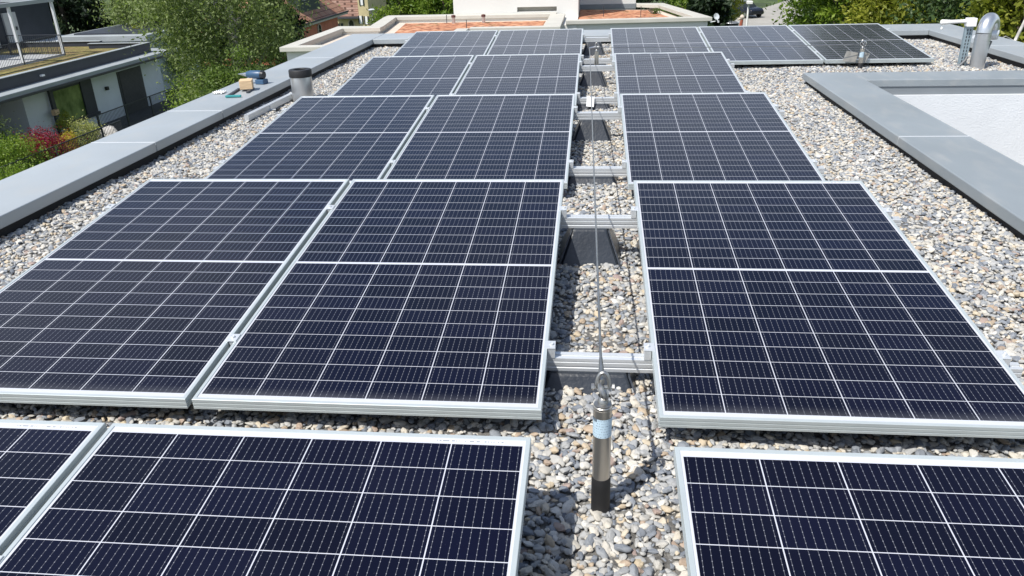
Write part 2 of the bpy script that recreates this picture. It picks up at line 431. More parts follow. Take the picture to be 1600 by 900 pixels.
def coping_thing(label, parts, up, joints, m, jm=None):
    t = thing('roof_parapet', (0, 0, G), label, 'parapet')
    f = lambda z: z-G
    u = MB()
    for a, c in up: u.box((a[0], a[1], f(a[2])), (c[0], c[1], f(c[2])))
    u.build('upstand', M_['membrane'], t)
    for a, c in parts:
        k = MB(); k.box((a[0], a[1], f(a[2])), (c[0], c[1], f(c[2])))
        k.build('coping', m, t, bevel=.006)
    if joints:
        for a, c in joints:
            k = MB(); k.box((a[0], a[1], f(a[2])), (c[0], c[1], f(c[2]))); k.build('joint_strip', M_['joint'], t)
    return t
CT, CB = .012, -.052
xi, xo = XL+.03, -3.30
jy = [-1.4, 3.12, 4.17, 7.13]
segs = [-5.8]+jy+[9.5]
coping_thing('long grey metal parapet beside the garden, carrying the tools and wood block',
    [((xo, segs[i]+.004, CB), (xi, segs[i+1]-.004, CT)) for i in range(len(segs)-1)],
    [((xo+.05, -5.8, -.3), (XL, 9.45, CB-.001))],
    [((xo+.006, y-.006, CT-.02), (xi-.003, y+.006, CT+.0015)) for y in jy if y > 0], M_['coping'])
coping_thing('grey metal parapet across the far end of the gravel roof behind the last panels',
    [((xi+.003, YF-.03, CB), (.6, 9.5, CT)), ((.606, YF-.03, CB), (XR-.033, 9.5, CT))],
    [((XL+.002, YF, -.3), (XR-.002, 9.45, CB-.001))], [], M_['coping'])
coping_thing('grey metal parapet on the tree side behind the bent vent pipe',
    [((XR-.03, 7.304, CB), (XR+.46, 9.5, CT)), ((XR-.03, -5.8, CB), (XR+.46, 7.296, CT))],
    [((XR, -5.8, -.3), (XR+.4, 9.45, CB-.001))], [((XR-.028, 7.294, CT-.02), (XR+.455, 7.306, CT+.0015))], M_['coping'])
# light well kerb and its rendered walls
WT = .0
lw = coping_thing('grey metal kerb framing the sunken white light well',
    [((2.065, -5.8, -.062), (2.495, 3.246, WT)), ((2.065, 3.254, -.062), (2.495, 5.76, WT)), ((2.499, 5.345, -.066), (XR-.034, 5.76, WT-.003))],
    [((2.09, -5.7, -.13), (2.46, 5.74, -.063)), ((2.461, 5.39, -.13), (XR-.03, 5.74, -.067))],
    [((2.068, 3.243, WT-.02), (2.492, 3.257, WT+.0015))], M_['coping2'])
w = MB(); w.box((2.48, 5.355, -.135-G), (XR-.002, 5.388, -.067-G)); w.build('flashing', M_['flash'], lw)
w = MB(); w.box((2.471, 5.33, -3.1-G), (XR-.002, 5.369, -.136-G)); w.build('rendered_wall', M_['stucco'], lw)
w = MB(); w.box((2.472, -5.6, -3.1-G), (2.492, 5.328, -.14-G)); w.build('rendered_wall', M_['stucco'], lw)

# pebbles: real stones instanced over the visible gravel
def mound(x, y):
    # the stones lie a little higher before the last row, right of the corridor
    def ss(a, b, v):
        t = min(1, max(0, (v-a)/(b-a))); return t*t*(3-2*t)
    return .036*ss(5.8, 6.35, y)*ss(1.2, 1.7, x)*(1-ss(3.5, 4.1, x))
def gravel_object(name, rects, dmin, label, seed):
    me = bpy.data.meshes.new(name); vs = []; fs = []
    for x0, y0, x1, y1 in rects:
        nx = max(1, int((x1-x0)/.12)); ny = max(1, int((y1-y0)/.12)); o = len(vs)
        for j in range(ny+1):
            for i in range(nx+1):
                x, y = x0+(x1-x0)*i/nx, y0+(y1-y0)*j/ny
                vs.append((x, y, -.108+.007*math.sin(x*5.1+1.3*y)*math.cos(y*4.3-x)+mound(x, y)))
        fs += [(o+j*(nx+1)+i, o+j*(nx+1)+i+1, o+(j+1)*(nx+1)+i+1, o+(j+1)*(nx+1)+i) for j in range(ny) for i in range(nx)]
    me.from_pydata(vs, [], fs); me.materials.append(M_['pebbles'])
    ob = bpy.data.objects.new(name, me); COL.objects.link(ob)
    ng = bpy.data.node_groups.new('scatter_pebbles', 'GeometryNodeTree')
    ng.interface.new_socket('Geometry', in_out='INPUT', socket_type='NodeSocketGeometry')
    ng.interface.new_socket('Geometry', in_out='OUTPUT', socket_type='NodeSocketGeometry')
    N, Lk = ng.nodes.new, ng.links.new
    gi, go = N('NodeGroupInput'), N('NodeGroupOutput')
    def rnd(kind, a, b, sd):
        r = N('FunctionNodeRandomValue'); r.data_type = kind
        if kind == 'FLOAT_VECTOR': r.inputs[0].default_value = a; r.inputs[1].default_value = b; out = r.outputs[0]
        elif kind == 'FLOAT': r.inputs[2].default_value = a; r.inputs[3].default_value = b; out = r.outputs[1]
        else: r.inputs[4].default_value = a; r.inputs[5].default_value = b; out = r.outputs[2]
        r.inputs['Seed'].default_value = sd
        return out
    both = N('GeometryNodeJoinGeometry')
    for q, (dm, zo) in enumerate(((dmin, 0), (dmin*1.15, -.008))):      # a top layer and the stones under it
        dist = N('GeometryNodeDistributePointsOnFaces'); dist.distribute_method = 'POISSON'
        dist.inputs['Distance Min'].default_value = dm; dist.inputs['Density Max'].default_value = 12000; dist.inputs['Seed'].default_value = seed+q*17
        Lk(gi.outputs[0], dist.inputs['Mesh'])
        s1 = N('GeometryNodeSetPosition'); Lk(dist.outputs['Points'], s1.inputs['Geometry'])
        Lk(rnd('FLOAT_VECTOR', (-.003, -.003, zo-.007), (.003, .003, zo+.009*(1-q)), 3+q), s1.inputs['Offset'])
        Lk(s1.outputs[0], both.inputs[0])
    sp = both
    join = N('GeometryNodeJoinGeometry')
    for k in range(7):
        ic = N('GeometryNodeMeshIcoSphere'); ic.inputs['Radius'].default_value = .5; ic.inputs['Subdivisions'].default_value = 3
        pos = N('GeometryNodeInputPosition')
        add = N('ShaderNodeVectorMath'); add.operation = 'ADD'; add.inputs[1].default_value = (k*7.3, k*3.1, k*5.7); Lk(pos.outputs[0], add.inputs[0])
        nz = N('ShaderNodeTexNoise'); nz.inputs['Scale'].default_value = 1.9; nz.inputs['Detail'].default_value = 1.5; Lk(add.outputs[0], nz.inputs['Vector'])
        sub = N('ShaderNodeVectorMath'); sub.operation = 'SUBTRACT'; sub.inputs[1].default_value = (.5, .5, .5); Lk(nz.outputs['Color'], sub.inputs[0])
        sc = N('ShaderNodeVectorMath'); sc.operation = 'SCALE'; sc.inputs['Scale'].default_value = .75; Lk(sub.outputs[0], sc.inputs[0])
        s2 = N('GeometryNodeSetPosition'); Lk(ic.outputs['Mesh'], s2.inputs['Geometry']); Lk(sc.outputs[0], s2.inputs['Offset'])
        sm = N('GeometryNodeSetShadeSmooth'); Lk(s2.outputs[0], sm.inputs['Geometry'])
        mt = N('GeometryNodeSetMaterial'); mt.inputs['Material'].default_value = M_['pebbles']; Lk(sm.outputs[0], mt.inputs['Geometry'])
        gti = N('GeometryNodeGeometryToInstance'); Lk(mt.outputs[0], gti.inputs[0]); Lk(gti.outputs[0], join.inputs[0])
    iop = N('GeometryNodeInstanceOnPoints'); Lk(sp.outputs[0], iop.inputs['Points']); Lk(join.outputs[0], iop.inputs['Instance'])
    iop.inputs['Pick Instance'].default_value = True
    Lk(rnd('INT', 0, 6, 11), iop.inputs['Instance Index'])
    Lk(rnd('FLOAT_VECTOR', (-.45, -.45, 0), (.45, .45, 6.283), 5), iop.inputs['Rotation'])
    a = rnd('FLOAT_VECTOR', (.0165, .0125, .0085), (.030, .021, .015), 8)
    pw = N('ShaderNodeMath'); pw.operation = 'POWER'; Lk(rnd('FLOAT', 0, 1, 21), pw.inputs[0]); pw.inputs[1].default_value = 2.2
    ms = N('ShaderNodeMath'); ms.operation = 'MULTIPLY_ADD'; Lk(pw.outputs[0], ms.inputs[0]); ms.inputs[1].default_value = .98; ms.inputs[2].default_value = .66
    vs_ = N('ShaderNodeVectorMath'); vs_.operation = 'SCALE'; Lk(a, vs_.inputs[0]); Lk(ms.outputs[0], vs_.inputs['Scale'])
    Lk(vs_.outputs[0], iop.inputs['Scale'])
    st = N('GeometryNodeStoreNamedAttribute'); st.data_type = 'FLOAT'; st.domain = 'INSTANCE'; st.inputs['Name'].default_value = 'tone'
    Lk(iop.outputs[0], st.inputs['Geometry']); Lk(rnd('FLOAT', 0, 1, 33), st.inputs['Value'])
    Lk(st.outputs[0], go.inputs[0])
    md = ob.modifiers.new('scatter', 'NODES'); md.node_group = ng
    return tag(ob, label, 'gravel', kind='stuff')
ROWS = [(-2.1155, -.0009), (0, 0), (2.2488, -.0072), (4.3736, -.0061), (6.4849, .0065)]
CG = .3293; DC = -.0167
rects = [(-2.86, .2, -2.02, 8.85), (-.14, -2.4, .48, 8.1), (1.28, -1.0, 2.09, 6.62), (2.09, 5.76, 4.34, 6.62), (3.34, 6.62, 4.34, 8.85), (-2.02, 8.1, 3.34, 8.85)]
ye = [y+PL*math.cos(TILT) for y, z in ROWS]
for i in range(4):
    rects += [(-2.02, ye[i]-.06, -.14, ROWS[i+1][0]+.2), (.48, ye[i]-.06, 1.28, ROWS[i+1][0]+.2)]
gravel_object('gravel', rects, .0110, 'rounded grey and beige pebbles covering the flat roof', 2)

# ------------------------------------------------------------------ solar panels
def panel_frame():
    prof = [(.028, -.035), (0, -.035), (0, -.0275), (.0014, -.0270), (.0014, -.0245), (0, -.0240), (0, -.0145), (.0014, -.0140), (.0014, -.0115), (0, -.0110), (0, -.001), (.001, 0), (.0105, 0), (.0112, -.0016), (.0112, -.0075), (.028, -.0075)]
    b = MB(); n = len(prof)
    for d, z in prof:
        x, y0, y1 = PW/2-d, d, PL-d
        b.v += [(-x, y0, z), (x, y0, z), (x, y1, z), (-x, y1, z)]
    for i in range(n-1):
        for k in range(4):
            b.f.append((i*4+k, i*4+(k+1) % 4, (i+1)*4+(k+1) % 4, (i+1)*4+k))
    return b
def uv_box(o, fn):
    me = o.data; ul = me.uv_layers.new(name='UVMap')
    for l in me.loops: ul.data[l.index].uv = fn(me.vertices[l.vertex_index].co)
proto = thing('solar_panel', (0, 0, 0))
fr = panel_frame().build('frame', M_['alu'], proto)
gb = MB(); gb.box((-PW/2+.0108, .0108, -.0068), (PW/2-.0108, PL-.0108, -.0022)); gl = gb.build('cell_glass', M_['cells'], proto)
uv_box(gl, lambda c: (c.x+PW/2, c.y))
jb = MB(); jb.box((-.05, PL-.16, -.030), (.05, PL-.06, -.0075)); jb.build('junction_box', M_['black'], proto)
sb = MB(); sb.box((.30, PL-.0245, -.0021), (.46, PL-.0165, -.0018)); sl_ = sb.build('serial_label', M_['serial'], proto)
uv_box(sl_, lambda c: ((c.x-.30)/.16, (c.y-(PL-.0245))/.008))
rown = ['nearest row', 'second row', 'third row', 'fourth row', 'farthest row']
coln = {'A': 'beside the garden parapet', 'B': 'just left of the gravel corridor', 'C': 'just right of the gravel corridor', 'D': 'second right of the gravel corridor', 'E': 'at the tree end of its row'}
first = True
def px(c):
    return {'A': -1.5*PW-.02, 'B': -.5*PW, 'C': CG+.5*PW, 'D': CG+1.5*PW+.02, 'E': CG+2.5*PW+.04}[c]
for r, (y, z) in enumerate(ROWS):
    for c in ('ABCDE' if r == 4 else 'ABC'):
        o = proto if first else copy_tree(proto); first = False
        o.location = (px(c), y+(DC if c in 'CDE' else 0), z); o.rotation_euler = (TILT, 0, 0)
        w = {0: 'cropped', 1: 'large', 2: 'dark', 3: 'blue reflecting', 4: 'distant'}[r]
        tag(o, '%s dark solar panel %s, %s' % (w, coln[c], rown[r]) if w != 'dark' else 'dark solar panel %s, %s' % (coln[c], rown[r]), 'solar panel', 'framed solar panels in five rows')

# rails with their clamps
def rail_mesh(x0, x1):
    pr = [(-.019, 0), (-.019, -.012), (-.017, -.0125), (-.017, -.0155), (-.019, -.016), (-.019, -.030), (-.0165, -.031), (-.0165, -.036), (-.019, -.037), (-.019, -.05), (.019, -.05), (.019, 0), (.005, 0), (.005, -.006), (-.005, -.006), (-.005, 0)]
    b = MB(); n = len(pr)
    b.v = [(x0, y, z) for y, z in pr]+[(x1, y, z) for y, z in pr]
    b.f = [(i, (i+1) % n, n+(i+1) % n, n+i) for i in range(n)]+[tuple(range(n))[::-1], tuple(range(n, 2*n))]
    return b
def clamp_mesh(w, x, end):
    b = MB()
    if end == 0:      # bridges two frames
        b.box((x-.018, -.022, PT+.0006), (x+.018, .022, PT+.0042)); b.box((x-.007, -.02, 0.001), (x+.007, .02, PT+.0005))
    else:
        b.box((x+end*.002, -.021, .001), (x+end*.024, .021, PT+.0005)); b.box((x-end*.009, -.022, PT+.0006), (x+end*.025, .022, PT+.0042))
    xc = x+(end*.013)
    b.lathe([(.0065, 0), (.0065, .006), (.004, .0062), (.0038, .003), (0, .003)], (xc, 0, PT+.0043), 10)
    return b
rail_first = {}
for r, (y, z) in enumerate(ROWS):
    wide = r == 4
    x1 = CG+3*PW+.10 if wide else CG+PW+.07
    for k, v in enumerate((.189, .803 if r else .752)):
        t = thing('mounting_rail', (0, y+v*PL*math.cos(TILT), z+v*PL*math.sin(TILT)-PT/math.cos(TILT)-.0006),
            'aluminium rail crossing the corridor under the %s edge of the %s' % (('low', 'high')[k], ('nearest panels', 'second panel row', 'third panel row', 'fourth panel row', 'farthest panel row')[r]), 'rail', 'aluminium rails carrying the solar panels', (TILT, 0, 0))
        key = wide
        if key not in rail_first:
            rail_mesh(-2*PW-.09, x1).build('rail_profile', M_['rail'], t, bevel=.0008)
            cl = [(-PW-.01, 0), (0, 1), (CG, -1), (-2*PW-.02, -1)]+([(CG+PW+.01, 0), (CG+2*PW+.03, 0), (CG+3*PW+.04, 1)] if wide else [(CG+PW, 1)])
            for x, e in cl: clamp_mesh(.04, x, e).build('clamp', M_['rail'], t, bevel=.0007)
            rail_first[key] = t
        else:
            for ch in [q for q in bpy.data.objects if q.parent == rail_first[key]]:
                c2 = ch.copy(); COL.objects.link(c2); c2.parent = t

# black ballast feet
def foot(y, ztop, tall, x, label):
    t = thing('ballast_tray', (x, y, G-.02), label, 'ballast tray', 'black ballast trays under the rails')
    h = ztop-(G-.02); b = MB()
    if tall: b.frustum((-.135, -.12, .135, .20), (-.075, -.03, .075, .075), 0, h-.001)
    else: b.frustum((-.155, -.075, .155, .12), (-.125, -.03, .125, .045), 0, h-.001)
    b.build('tray_body', M_['tray'], t, bevel=.010)
    for s in (-1, 1):
        f = MB()
        if tall: f.add([(s*.137, -.135, 0), (s*.145, -.135, 0), (s*.145, .20, 0), (s*.137, .20, 0), (s*.079, -.038, h-.008), (s*.085, -.038, h-.008), (s*.085, .075, h-.008), (s*.079, .075, h-.008)], [(0, 1, 2, 3), (4, 5, 6, 7), (0, 1, 5, 4), (1, 2, 6, 5), (2, 3, 7, 6), (3, 0, 4, 7)])
        else: f.add([(s*.157, -.085, 0), (s*.165, -.085, 0), (s*.165, .12, 0), (s*.157, .12, 0), (s*.129, -.036, h-.004), (s*.135, -.036, h-.004), (s*.135, .045, h-.004), (s*.129, .045, h-.004)], [(0, 1, 2, 3), (4, 5, 6, 7), (0, 1, 5, 4), (1, 2, 6, 5), (2, 3, 7, 6), (3, 0, 4, 7)])
        f.build('side_flange', M_['tray'], t)
for r, (y, z) in enumerate(ROWS):
    for k, v in enumerate((.189, .803 if r else .752)):
        if r == 0 and k == 0: continue
        yy = y+v*PL*math.cos(TILT); zt = z+v*PL*math.sin(TILT)-PT-.05
        nm = ('nearest cropped', 'second', 'third', 'fourth', 'farthest')[r]
        foot(yy, zt, k == 1, .128, '%s black tray mid corridor under the %s panel row, at its %s edge' % (('low', 'tall')[k], nm, ('low', 'high')[k]))
        foot(yy, zt, k == 1, .485, '%s black tray half hidden by the panel right of the corridor, %s row' % (('low', 'tall')[k], nm))

# ------------------------------------------------------------------ safety line: posts, shackles, cable
def eye_and_shackle(t, z, sc=1):
    e = MB(); e.lathe([(.021, 0), (.021, .003), (.013, .006), (.011, .016), (.007, .02)], (0, 0, z), 20); e.torus((0, 0, z+.036), (1, 0, .45), .018, .0065)
    e.build('eye_bolt', M_['wire'], t, True)
    s = MB()
    pts = [(.0145*math.cos(a), .012+.004*math.sin(a), z+.048+.030*math.sin(a)) for a in [math.pi*(-.1+1.2*i/14) for i in range(15)]]
    s.tube(pts, .0052, 8); s.tube([(-.026, .012, z+.041), (.026, .012, z+.041)], .0048, 8)
    s.tube([(-.028, .012, z+.041), (-.021, .012, z+.041)], .0085, 8); s.tube([(.021, .012, z+.041), (.027, .012, z+.041)], .0085, 6)
    s.build('shackle', M_['wire'], t, True)
def post(loc, label, top, sleeve, r=.0222, lab=True):
    t = thing('anchor_post', loc, label, 'anchor post', 'steel posts of the roof safety line')
    b = MB(); b.lathe([(r+.0016, -.03), (r+.0016, sleeve-.002), (r+.0006, sleeve)], n=28); b.build('black_sleeve', M_['rubber'], t, True)
    b = MB(); b.lathe([(r, sleeve-.004), (r, top-.009), (r-.001, top-.0085), (r-.001, top-.006), (r, top-.0055), (r, top-.002), (r-.002, top), (0, top)], n=28)
    b.build('steel_tube', M_['steel'], t, True)
    if lab:
        m = MB(); n = 20; z0, z1 = top-.082, top-.03
        for i in range(n+1):
            a = R(-178+176*i/n+2); m.v += [((r+.0006)*math.cos(a), (r+.0006)*math.sin(a), z0), ((r+.0006)*math.cos(a), (r+.0006)*math.sin(a), z1)]
        m.f = [(2*i, 2*i+2, 2*i+3, 2*i+1) for i in range(n)]
        o = m.build('type_label', M_['label'], t, True)
        uv_box(o, lambda c: ((math.degrees(math.atan2(c.y, c.x))+178)/176, (c.z-z0)/(z1-z0)))
    eye_and_shackle(t, top)
    return t
post((.1666, -.284, G), 'steel anchor post with blue label standing on the gravel in front', .3076, .10)
cp = post((.160, 6.0, G), 'small steel anchor post at the corner of the cable, between the two far rows', .285, .10, .02, False)
b = MB(); b.tube([(.02, 0, .325), (-.01, .012, .326), (-.072, 0, .318)], .008, 8); b.build('corner_fitting', M_['zinc'], cp, True)
fp = post((2.765, 6.395, G), 'steel anchor post with grey plates behind the light well', .222, .085, .0205)
b = MB(); b.torus((0, -.004, .268), (.15, 1, .1), .027, .0045); b.build('cable_loop', M_['zinc'], fp, True)
b = MB()
b.add([(-.165, .03, .10), (-.04, .03, .085), (-.02, .05, .175), (-.13, .055, .195)], [(0, 1, 2, 3)])
b.v += [(x, y+.003, z) for x, y, z in b.v[:4]]; b.f += [(7, 6, 5, 4), (0, 4, 5, 1), (1, 5, 6, 2), (2, 6, 7, 3), (3, 7, 4, 0)]
b.build('grey_plate', M_['plate'], fp)
b = MB(); b.add([(.025, .03, .075), (.055, .03, .08), (.095, .05, .165), (.04, .05, .185)], [(0, 1, 2, 3)])
b.v += [(x, y+.003, z) for x, y, z in b.v[:4]]; b.f += [(7, 6, 5, 4), (0, 4, 5, 1), (1, 5, 6, 2), (2, 6, 7, 3), (3, 7, 4, 0)]
b.build('grey_plate', M_['plate'], fp)
c = thing('safety_cable', (.1666, -.27, .27), 'thin steel safety cable strung along the corridor and across the far panels', 'cable')
P0, P1, P2 = Vector((.163, -.272, .262)), Vector((.092, 6.0, .218)), Vector((2.74, 6.39, .165))
def sag(a, b_, s, n=24): return [tuple(a.lerp(b_, i/n)-Vector((0, 0, s*4*(i/n)*(1-i/n)))-Vector((.1666, -.27, .27))) for i in range(n+1)]
b = MB(); b.tube(sag(P0, P1, .012), .0034, 8); b.build('wire', M_['wire'], c, True)
b = MB(); b.tube(sag(Vector((.175, 6.0, .224)), P2, .012), .0034, 8); b.build('wire', M_['wire'], c, True)
b = MB(); d = (P1-P0).normalized(); b.tube([tuple(P0+d*q-Vector((.1666, -.27, .27))) for q in (0, .07, .12)], [.0068, .0064, .004], 10); b.build('swaged_end', M_['wire'], c, True)
tg = thing('white_tag', (.108, 4.66, -.02), 'small white paper tag hanging on the rail and cable in the corridor', 'tag')
b = MB(); b.box((-.028, -.003, -.062), (.034, 0, .03)); o = b.build('paper', M_['white'], tg); o.rotation_euler = (-.55, .12, .1)
b = MB(); b.torus((.006, 0, .044), (0, 1, .2), .014, .0018); b.build('wire_loop', M_['zinc'], tg, True)

# ------------------------------------------------------------------ left strip: vent stack, spare rail, tools
v = thing('vent_stack', (-2.515, 5.16, G), 'round steel vent stack with black rim beside the garden parapet', 'vent pipe')
b = MB(); b.lathe([(.098, -.02), (.096, .17), (.094, .222)], n=36); b.build('steel_pipe', M_['duct'], v, True)
b = MB(); b.lathe([(.101, .215), (.102, .221), (.102, .272), (.097, .280), (.060, .280), (.055, .275), (.055, .215)], n=36); b.build('black_rim', M_['rubber'], v, True)
t = thing('spare_rail', (-2.675, 4.25, G+.012), 'loose aluminium rail lying on the pebbles along the garden parapet', 'rail', rot=(0, 0, R(90-2)))
rail_mesh(0, 1.25).build('rail_profile', M_['rail'], t)
for ch in [q for q in bpy.data.objects if q.parent == t]: ch.location = (0, 0, .048)
b = MB(); b.box((.42, -.075, .0), (.46, -.021, .004)); b.box((.42, -.024, .0), (.46, -.0205, .04)); b.build('bracket', M_['rail'], t)
b = MB(); b.box((.40, -.10, .0), (.45, -.078, .02)); b.build('end_piece', M_['black'], t)
t = thing('wood_block', (-3.0, 5.07, CT), 'squared pine offcut lying on the grey parapet in front of the blue drill', 'wood block', rot=(0, 0, R(18)))
b = MB(); b.box((-.055, -.06, .018), (.055, .075, .095)); b.build('wood', M_['wood'], t, bevel=.003)
t = thing('hand_saw_frame', (-2.99, 4.86, CT), 'teal gripped metal tool frame lying flat under the wood block', 'tool', rot=(0, 0, R(8)))
b = MB(); b.box((-.075, -.15, .003), (.06, -.125, .022)); b.build('grip', M_['teal'], t, bevel=.004)
b = MB(); b.box((-.075, -.124, .004), (-.05, .25, .018)); b.box((.05, .05, .004), (.075, .26, .018)); b.box((-.049, .235, .005), (.049, .255, .016)); b.build('bow', M_['darkgrey'], t, bevel=.003)
t = thing('cordless_drill', (-3.045, 5.42, CT), 'blue cordless drill lying on the parapet behind the wood block', 'drill', rot=(0, 0, R(-12)))
b = MB(); b.tube([(-.10, 0, .085), (-.06, 0, .085), (.04, 0, .085), (.06, 0, .085)], [.026, .038, .040, .032], 16); b.build('motor_housing', M_['drillblue'], t, True)
b = MB(); b.tube([(.02, 0, .06), (.035, -.01, .01)], [.022, .02], 12); b.build('handle', M_['rubber'], t, True)
b = MB(); b.box((.005, -.045, .001), (.095, .04, .045)); b.build('battery', M_['drillblue'], t, bevel=.006)
b = MB(); b.tube([(.059, 0, .085), (.085, 0, .083)], [.041, .035], 16); b.build('end_cap', M_['black'], t, True)
b = MB(); b.tube([(-.10, 0, .085), (-.12, 0, .085), (-.15, 0, .085), (-.2, 0, .085)], [.02, .019, .012, .004], 12); b.build('chuck', M_['zinc'], t, True)
t = thing('work_gloves', (-3.20, 4.93, CT), 'small crumpled pale grey rag at the outer edge of the parapet', 'rag')
b = MB(); rng = np.random.default_rng(3)
nv = 12
for j in range(nv):
    for i in range(nv):
        b.v.append((.10*(i/(nv-1)-.5), .09*(j/(nv-1)-.5), .004+.022*abs(math.sin(i*1.3+j*.7)*math.cos(j*1.1-i*.5))))
b.f = [(j*nv+i, j*nv+i+1, (j+1)*nv+i+1, (j+1)*nv+i) for j in range(nv-1) for i in range(nv-1)]
t.name = 'cloth_rag'; o = b.build('cloth', M_['white'], t, True); sd = o.modifiers.new('thick', 'SOLIDIFY'); sd.thickness = .003

# ------------------------------------------------------------------ right: gooseneck vent and sensor arm
v = thing('gooseneck_vent', (3.915, 6.5, G), 'bent steel gooseneck vent pipe rising behind the light well', 'vent pipe')
b = MB(); b.lathe([(.069, -.02), (.069, .335)], n=30); b.lathe([(.072, .238), (.072, .258)], n=30); b.lathe([(.072, .272), (.072, .292)], n=30); b.build('straight_pipe', M_['duct'], v, True)
hd = Vector((.66, .75, 0)); rb_ = .105
pts = []
for i in range(13):
    a = math.pi*i/12*.97; pts.append(tuple(hd*(rb_-rb_*math.cos(a))+Vector((0, 0, .335+rb_*1.1*math.sin(a)))))
b = MB(); b.tube(pts, .0688, 30, False); b.build('bend', M_['duct'], v, True)
e = Vector(pts[-1]); b = MB(); b.tube([tuple(e+Vector((0, 0, .002))), tuple(e+Vector((0, 0, -.085)))], .072, 30, False)
o = b.build('mouth', M_['joint'], v, True); sd = o.modifiers.new('thick', 'SOLIDIFY'); sd.thickness = .003
b = MB(); b.tube([(.075, .09, .02), (.10, .11, .12), (.16, .17, .235)], .016, 10); b.build('support_strut', M_['hose'], v, True)
t = thing('sensor_mast', (3.80, 6.56, G), 'white sensor arm on a perforated bracket beside the gooseneck vent', 'sensor')
b = MB()
b.box((-.036, -.004, .0), (.036, 0, .40)); b.box((-.036, 0.0005, .0), (-.032, .03, .40)); b.box((.032, .0005, .0), (.036, .03, .40)); b.build('bracket', M_['trayblue'], t)
b = MB()
for i in range(11):
    for s in (-.018, .008): b.box((s, -.0052, .02+i*.033), (s+.010, -.0042, .042+i*.033))
b.build('slots', M_['darkgrey'], t)
b = MB(); b.box((-.045, -.05, .395), (.04, .03, .475)); b.build('junction_box', M_['white'], t, bevel=.006)
b = MB(); b.tube([(-.045, -.01, .445), (-.17, .03, .437), (-.25, .05, .432), (-.262, .055, .432)], [.017, .018, .027, .018], 14); b.build('arm', M_['white'], t, True)
b = MB(); b.lathe([(0, -.012), (.01, -.008), (.012, 0), (.01, .008), (0, .012)], (-.245, .04, .375), 12); b.build('sensor_bead', M_['white'], t, True)
b = MB(); b.tube([(-.245, .04, .385), (-.245, .045, .41)], .003, 6); b.build('sensor_stem', M_['white'], t, True)
t = thing('cable_conduit', (3.74, 6.55, G), 'grey flexible conduit curling over the pebbles to the sensor bracket', 'conduit')
b = MB(); b.tube([(-.16, .10, .012), (-.11, .05, .014), (-.04, .0, .016), (.03, -.02, .03), (.075, -.01, .075), (.09, .0, .11)], .013, 10); b.build('hose', M_['hose'], t, True)
t = thing('small_roof_cap', (4.55, 7.95, CT), 'small pale cap lying on the tree side parapet behind the vent', 'cap')
b = MB(); b.lathe([(.09, 0), (.085, .02), (.05, .04), (0, .045)], n=20); b.build('cap', M_['joint'], t, True)

# ------------------------------------------------------------------ vegetation
def leaf_cloud(name, pts, nrm, size, mat_, parent, rng, flat=0.0, tone=None):
    n = len(pts)
    a = rng.normal(size=(n, 3)); a[:, 2] *= (1-flat*.6); a /= np.linalg.norm(a, axis=1)[:, None]
    h = rng.normal(size=(n, 3)); u = np.cross(a, h); u /= np.linalg.norm(u, axis=1)[:, None]; w = np.cross(a, u)
    sz = size*rng.uniform(.6, 1.35, n)[:, None]
    L = u*sz; W = w*sz*.42
    q = np.stack([pts-L*.5, pts+W*.5, pts+L*.5, pts-W*.5], 1).reshape(-1, 3)
    me = bpy.data.meshes.new(name)
    me.vertices.add(4*n); me.loops.add(4*n); me.polygons.add(n)
    me.vertices.foreach_set('co', q.astype(np.float32).ravel())
    me.loops.foreach_set('vertex_index', np.arange(4*n, dtype=np.int32))
    me.polygons.foreach_set('loop_start', np.arange(0, 4*n, 4, dtype=np.int32))
    me.update(calc_edges=True)
    at = me.attributes.new('tone', 'FLOAT', 'FACE')
    t = rng.uniform(0, 1, n) if tone is None else np.clip(tone+rng.normal(0, .22, n), 0, 1)
    at.data.foreach_set('value', t.astype(np.float32))
    me.materials.append(mat_)
    o = bpy.data.objects.new(name, me); COL.objects.link(o); o.parent = parent
    return o
def broad_tree(name, loc, label, cat, h, rx, ry, base, leaf, nleaf, size, mat_, bark, seed, clumps=90, trunk_r=.18, group=None, droop=0.0, spread=.5):
    rng = np.random.default_rng(seed)
    t = thing(name, loc, label, cat, group)
    rz = (h-base)/2; c0 = np.array([0, 0, base+rz])
    d = rng.normal(size=(clumps, 3)); d /= np.linalg.norm(d, axis=1)[:, None]
    rad = rng.uniform(.35, 1.0, clumps)**.6
    taper = 1-.35*np.clip(d[:, 2]*rad, 0, 1)
    cc = c0+d*rad[:, None]*np.array([rx, ry, rz])*np.stack([taper, taper, np.ones(clumps)], 1)
    b = MB()
    lean = rng.normal(0, .25, 2)
    tp = [(0, 0, -.3), (lean[0]*.3, lean[1]*.3, base*.7), (lean[0], lean[1], h*.5), (lean[0]*1.4, lean[1]*1.4, h*.85)]
    b.tube(tp, [trunk_r*1.25, trunk_r, trunk_r*.6, trunk_r*.15], 8)
    for i in rng.choice(clumps, min(18, clumps), replace=False):
        e = cc[i]; z0 = np.clip(e[2]-rng.uniform(.6, 2.2)*rx*.45, base*.5, h*.8); f = z0/h
        s = np.array([lean[0]*f*1.6, lean[1]*f*1.6, z0])
        m = (s+e)/2+np.array([0, 0, .12*rx])
        b.tube([tuple(s), tuple(m), tuple(e)], [trunk_r*.38, trunk_r*.24, trunk_r*.06], 6)
    b.build('trunk', bark, t, True)
    per = rng.integers(0, clumps, nleaf)
    cs = spread*rx*rng.uniform(.20, .42, clumps)
    off = rng.normal(size=(nleaf, 3)); off *= (cs[per])[:, None]; off[:, 2] *= .75
    if droop: off[:, 2] -= droop*np.abs(rng.normal(size=nleaf))*cs[per]
    ct = rng.uniform(.15, .85, clumps)
    leaf_cloud(leaf, cc[per]+off, None, size, mat_, t, rng, tone=ct[per])
    return t
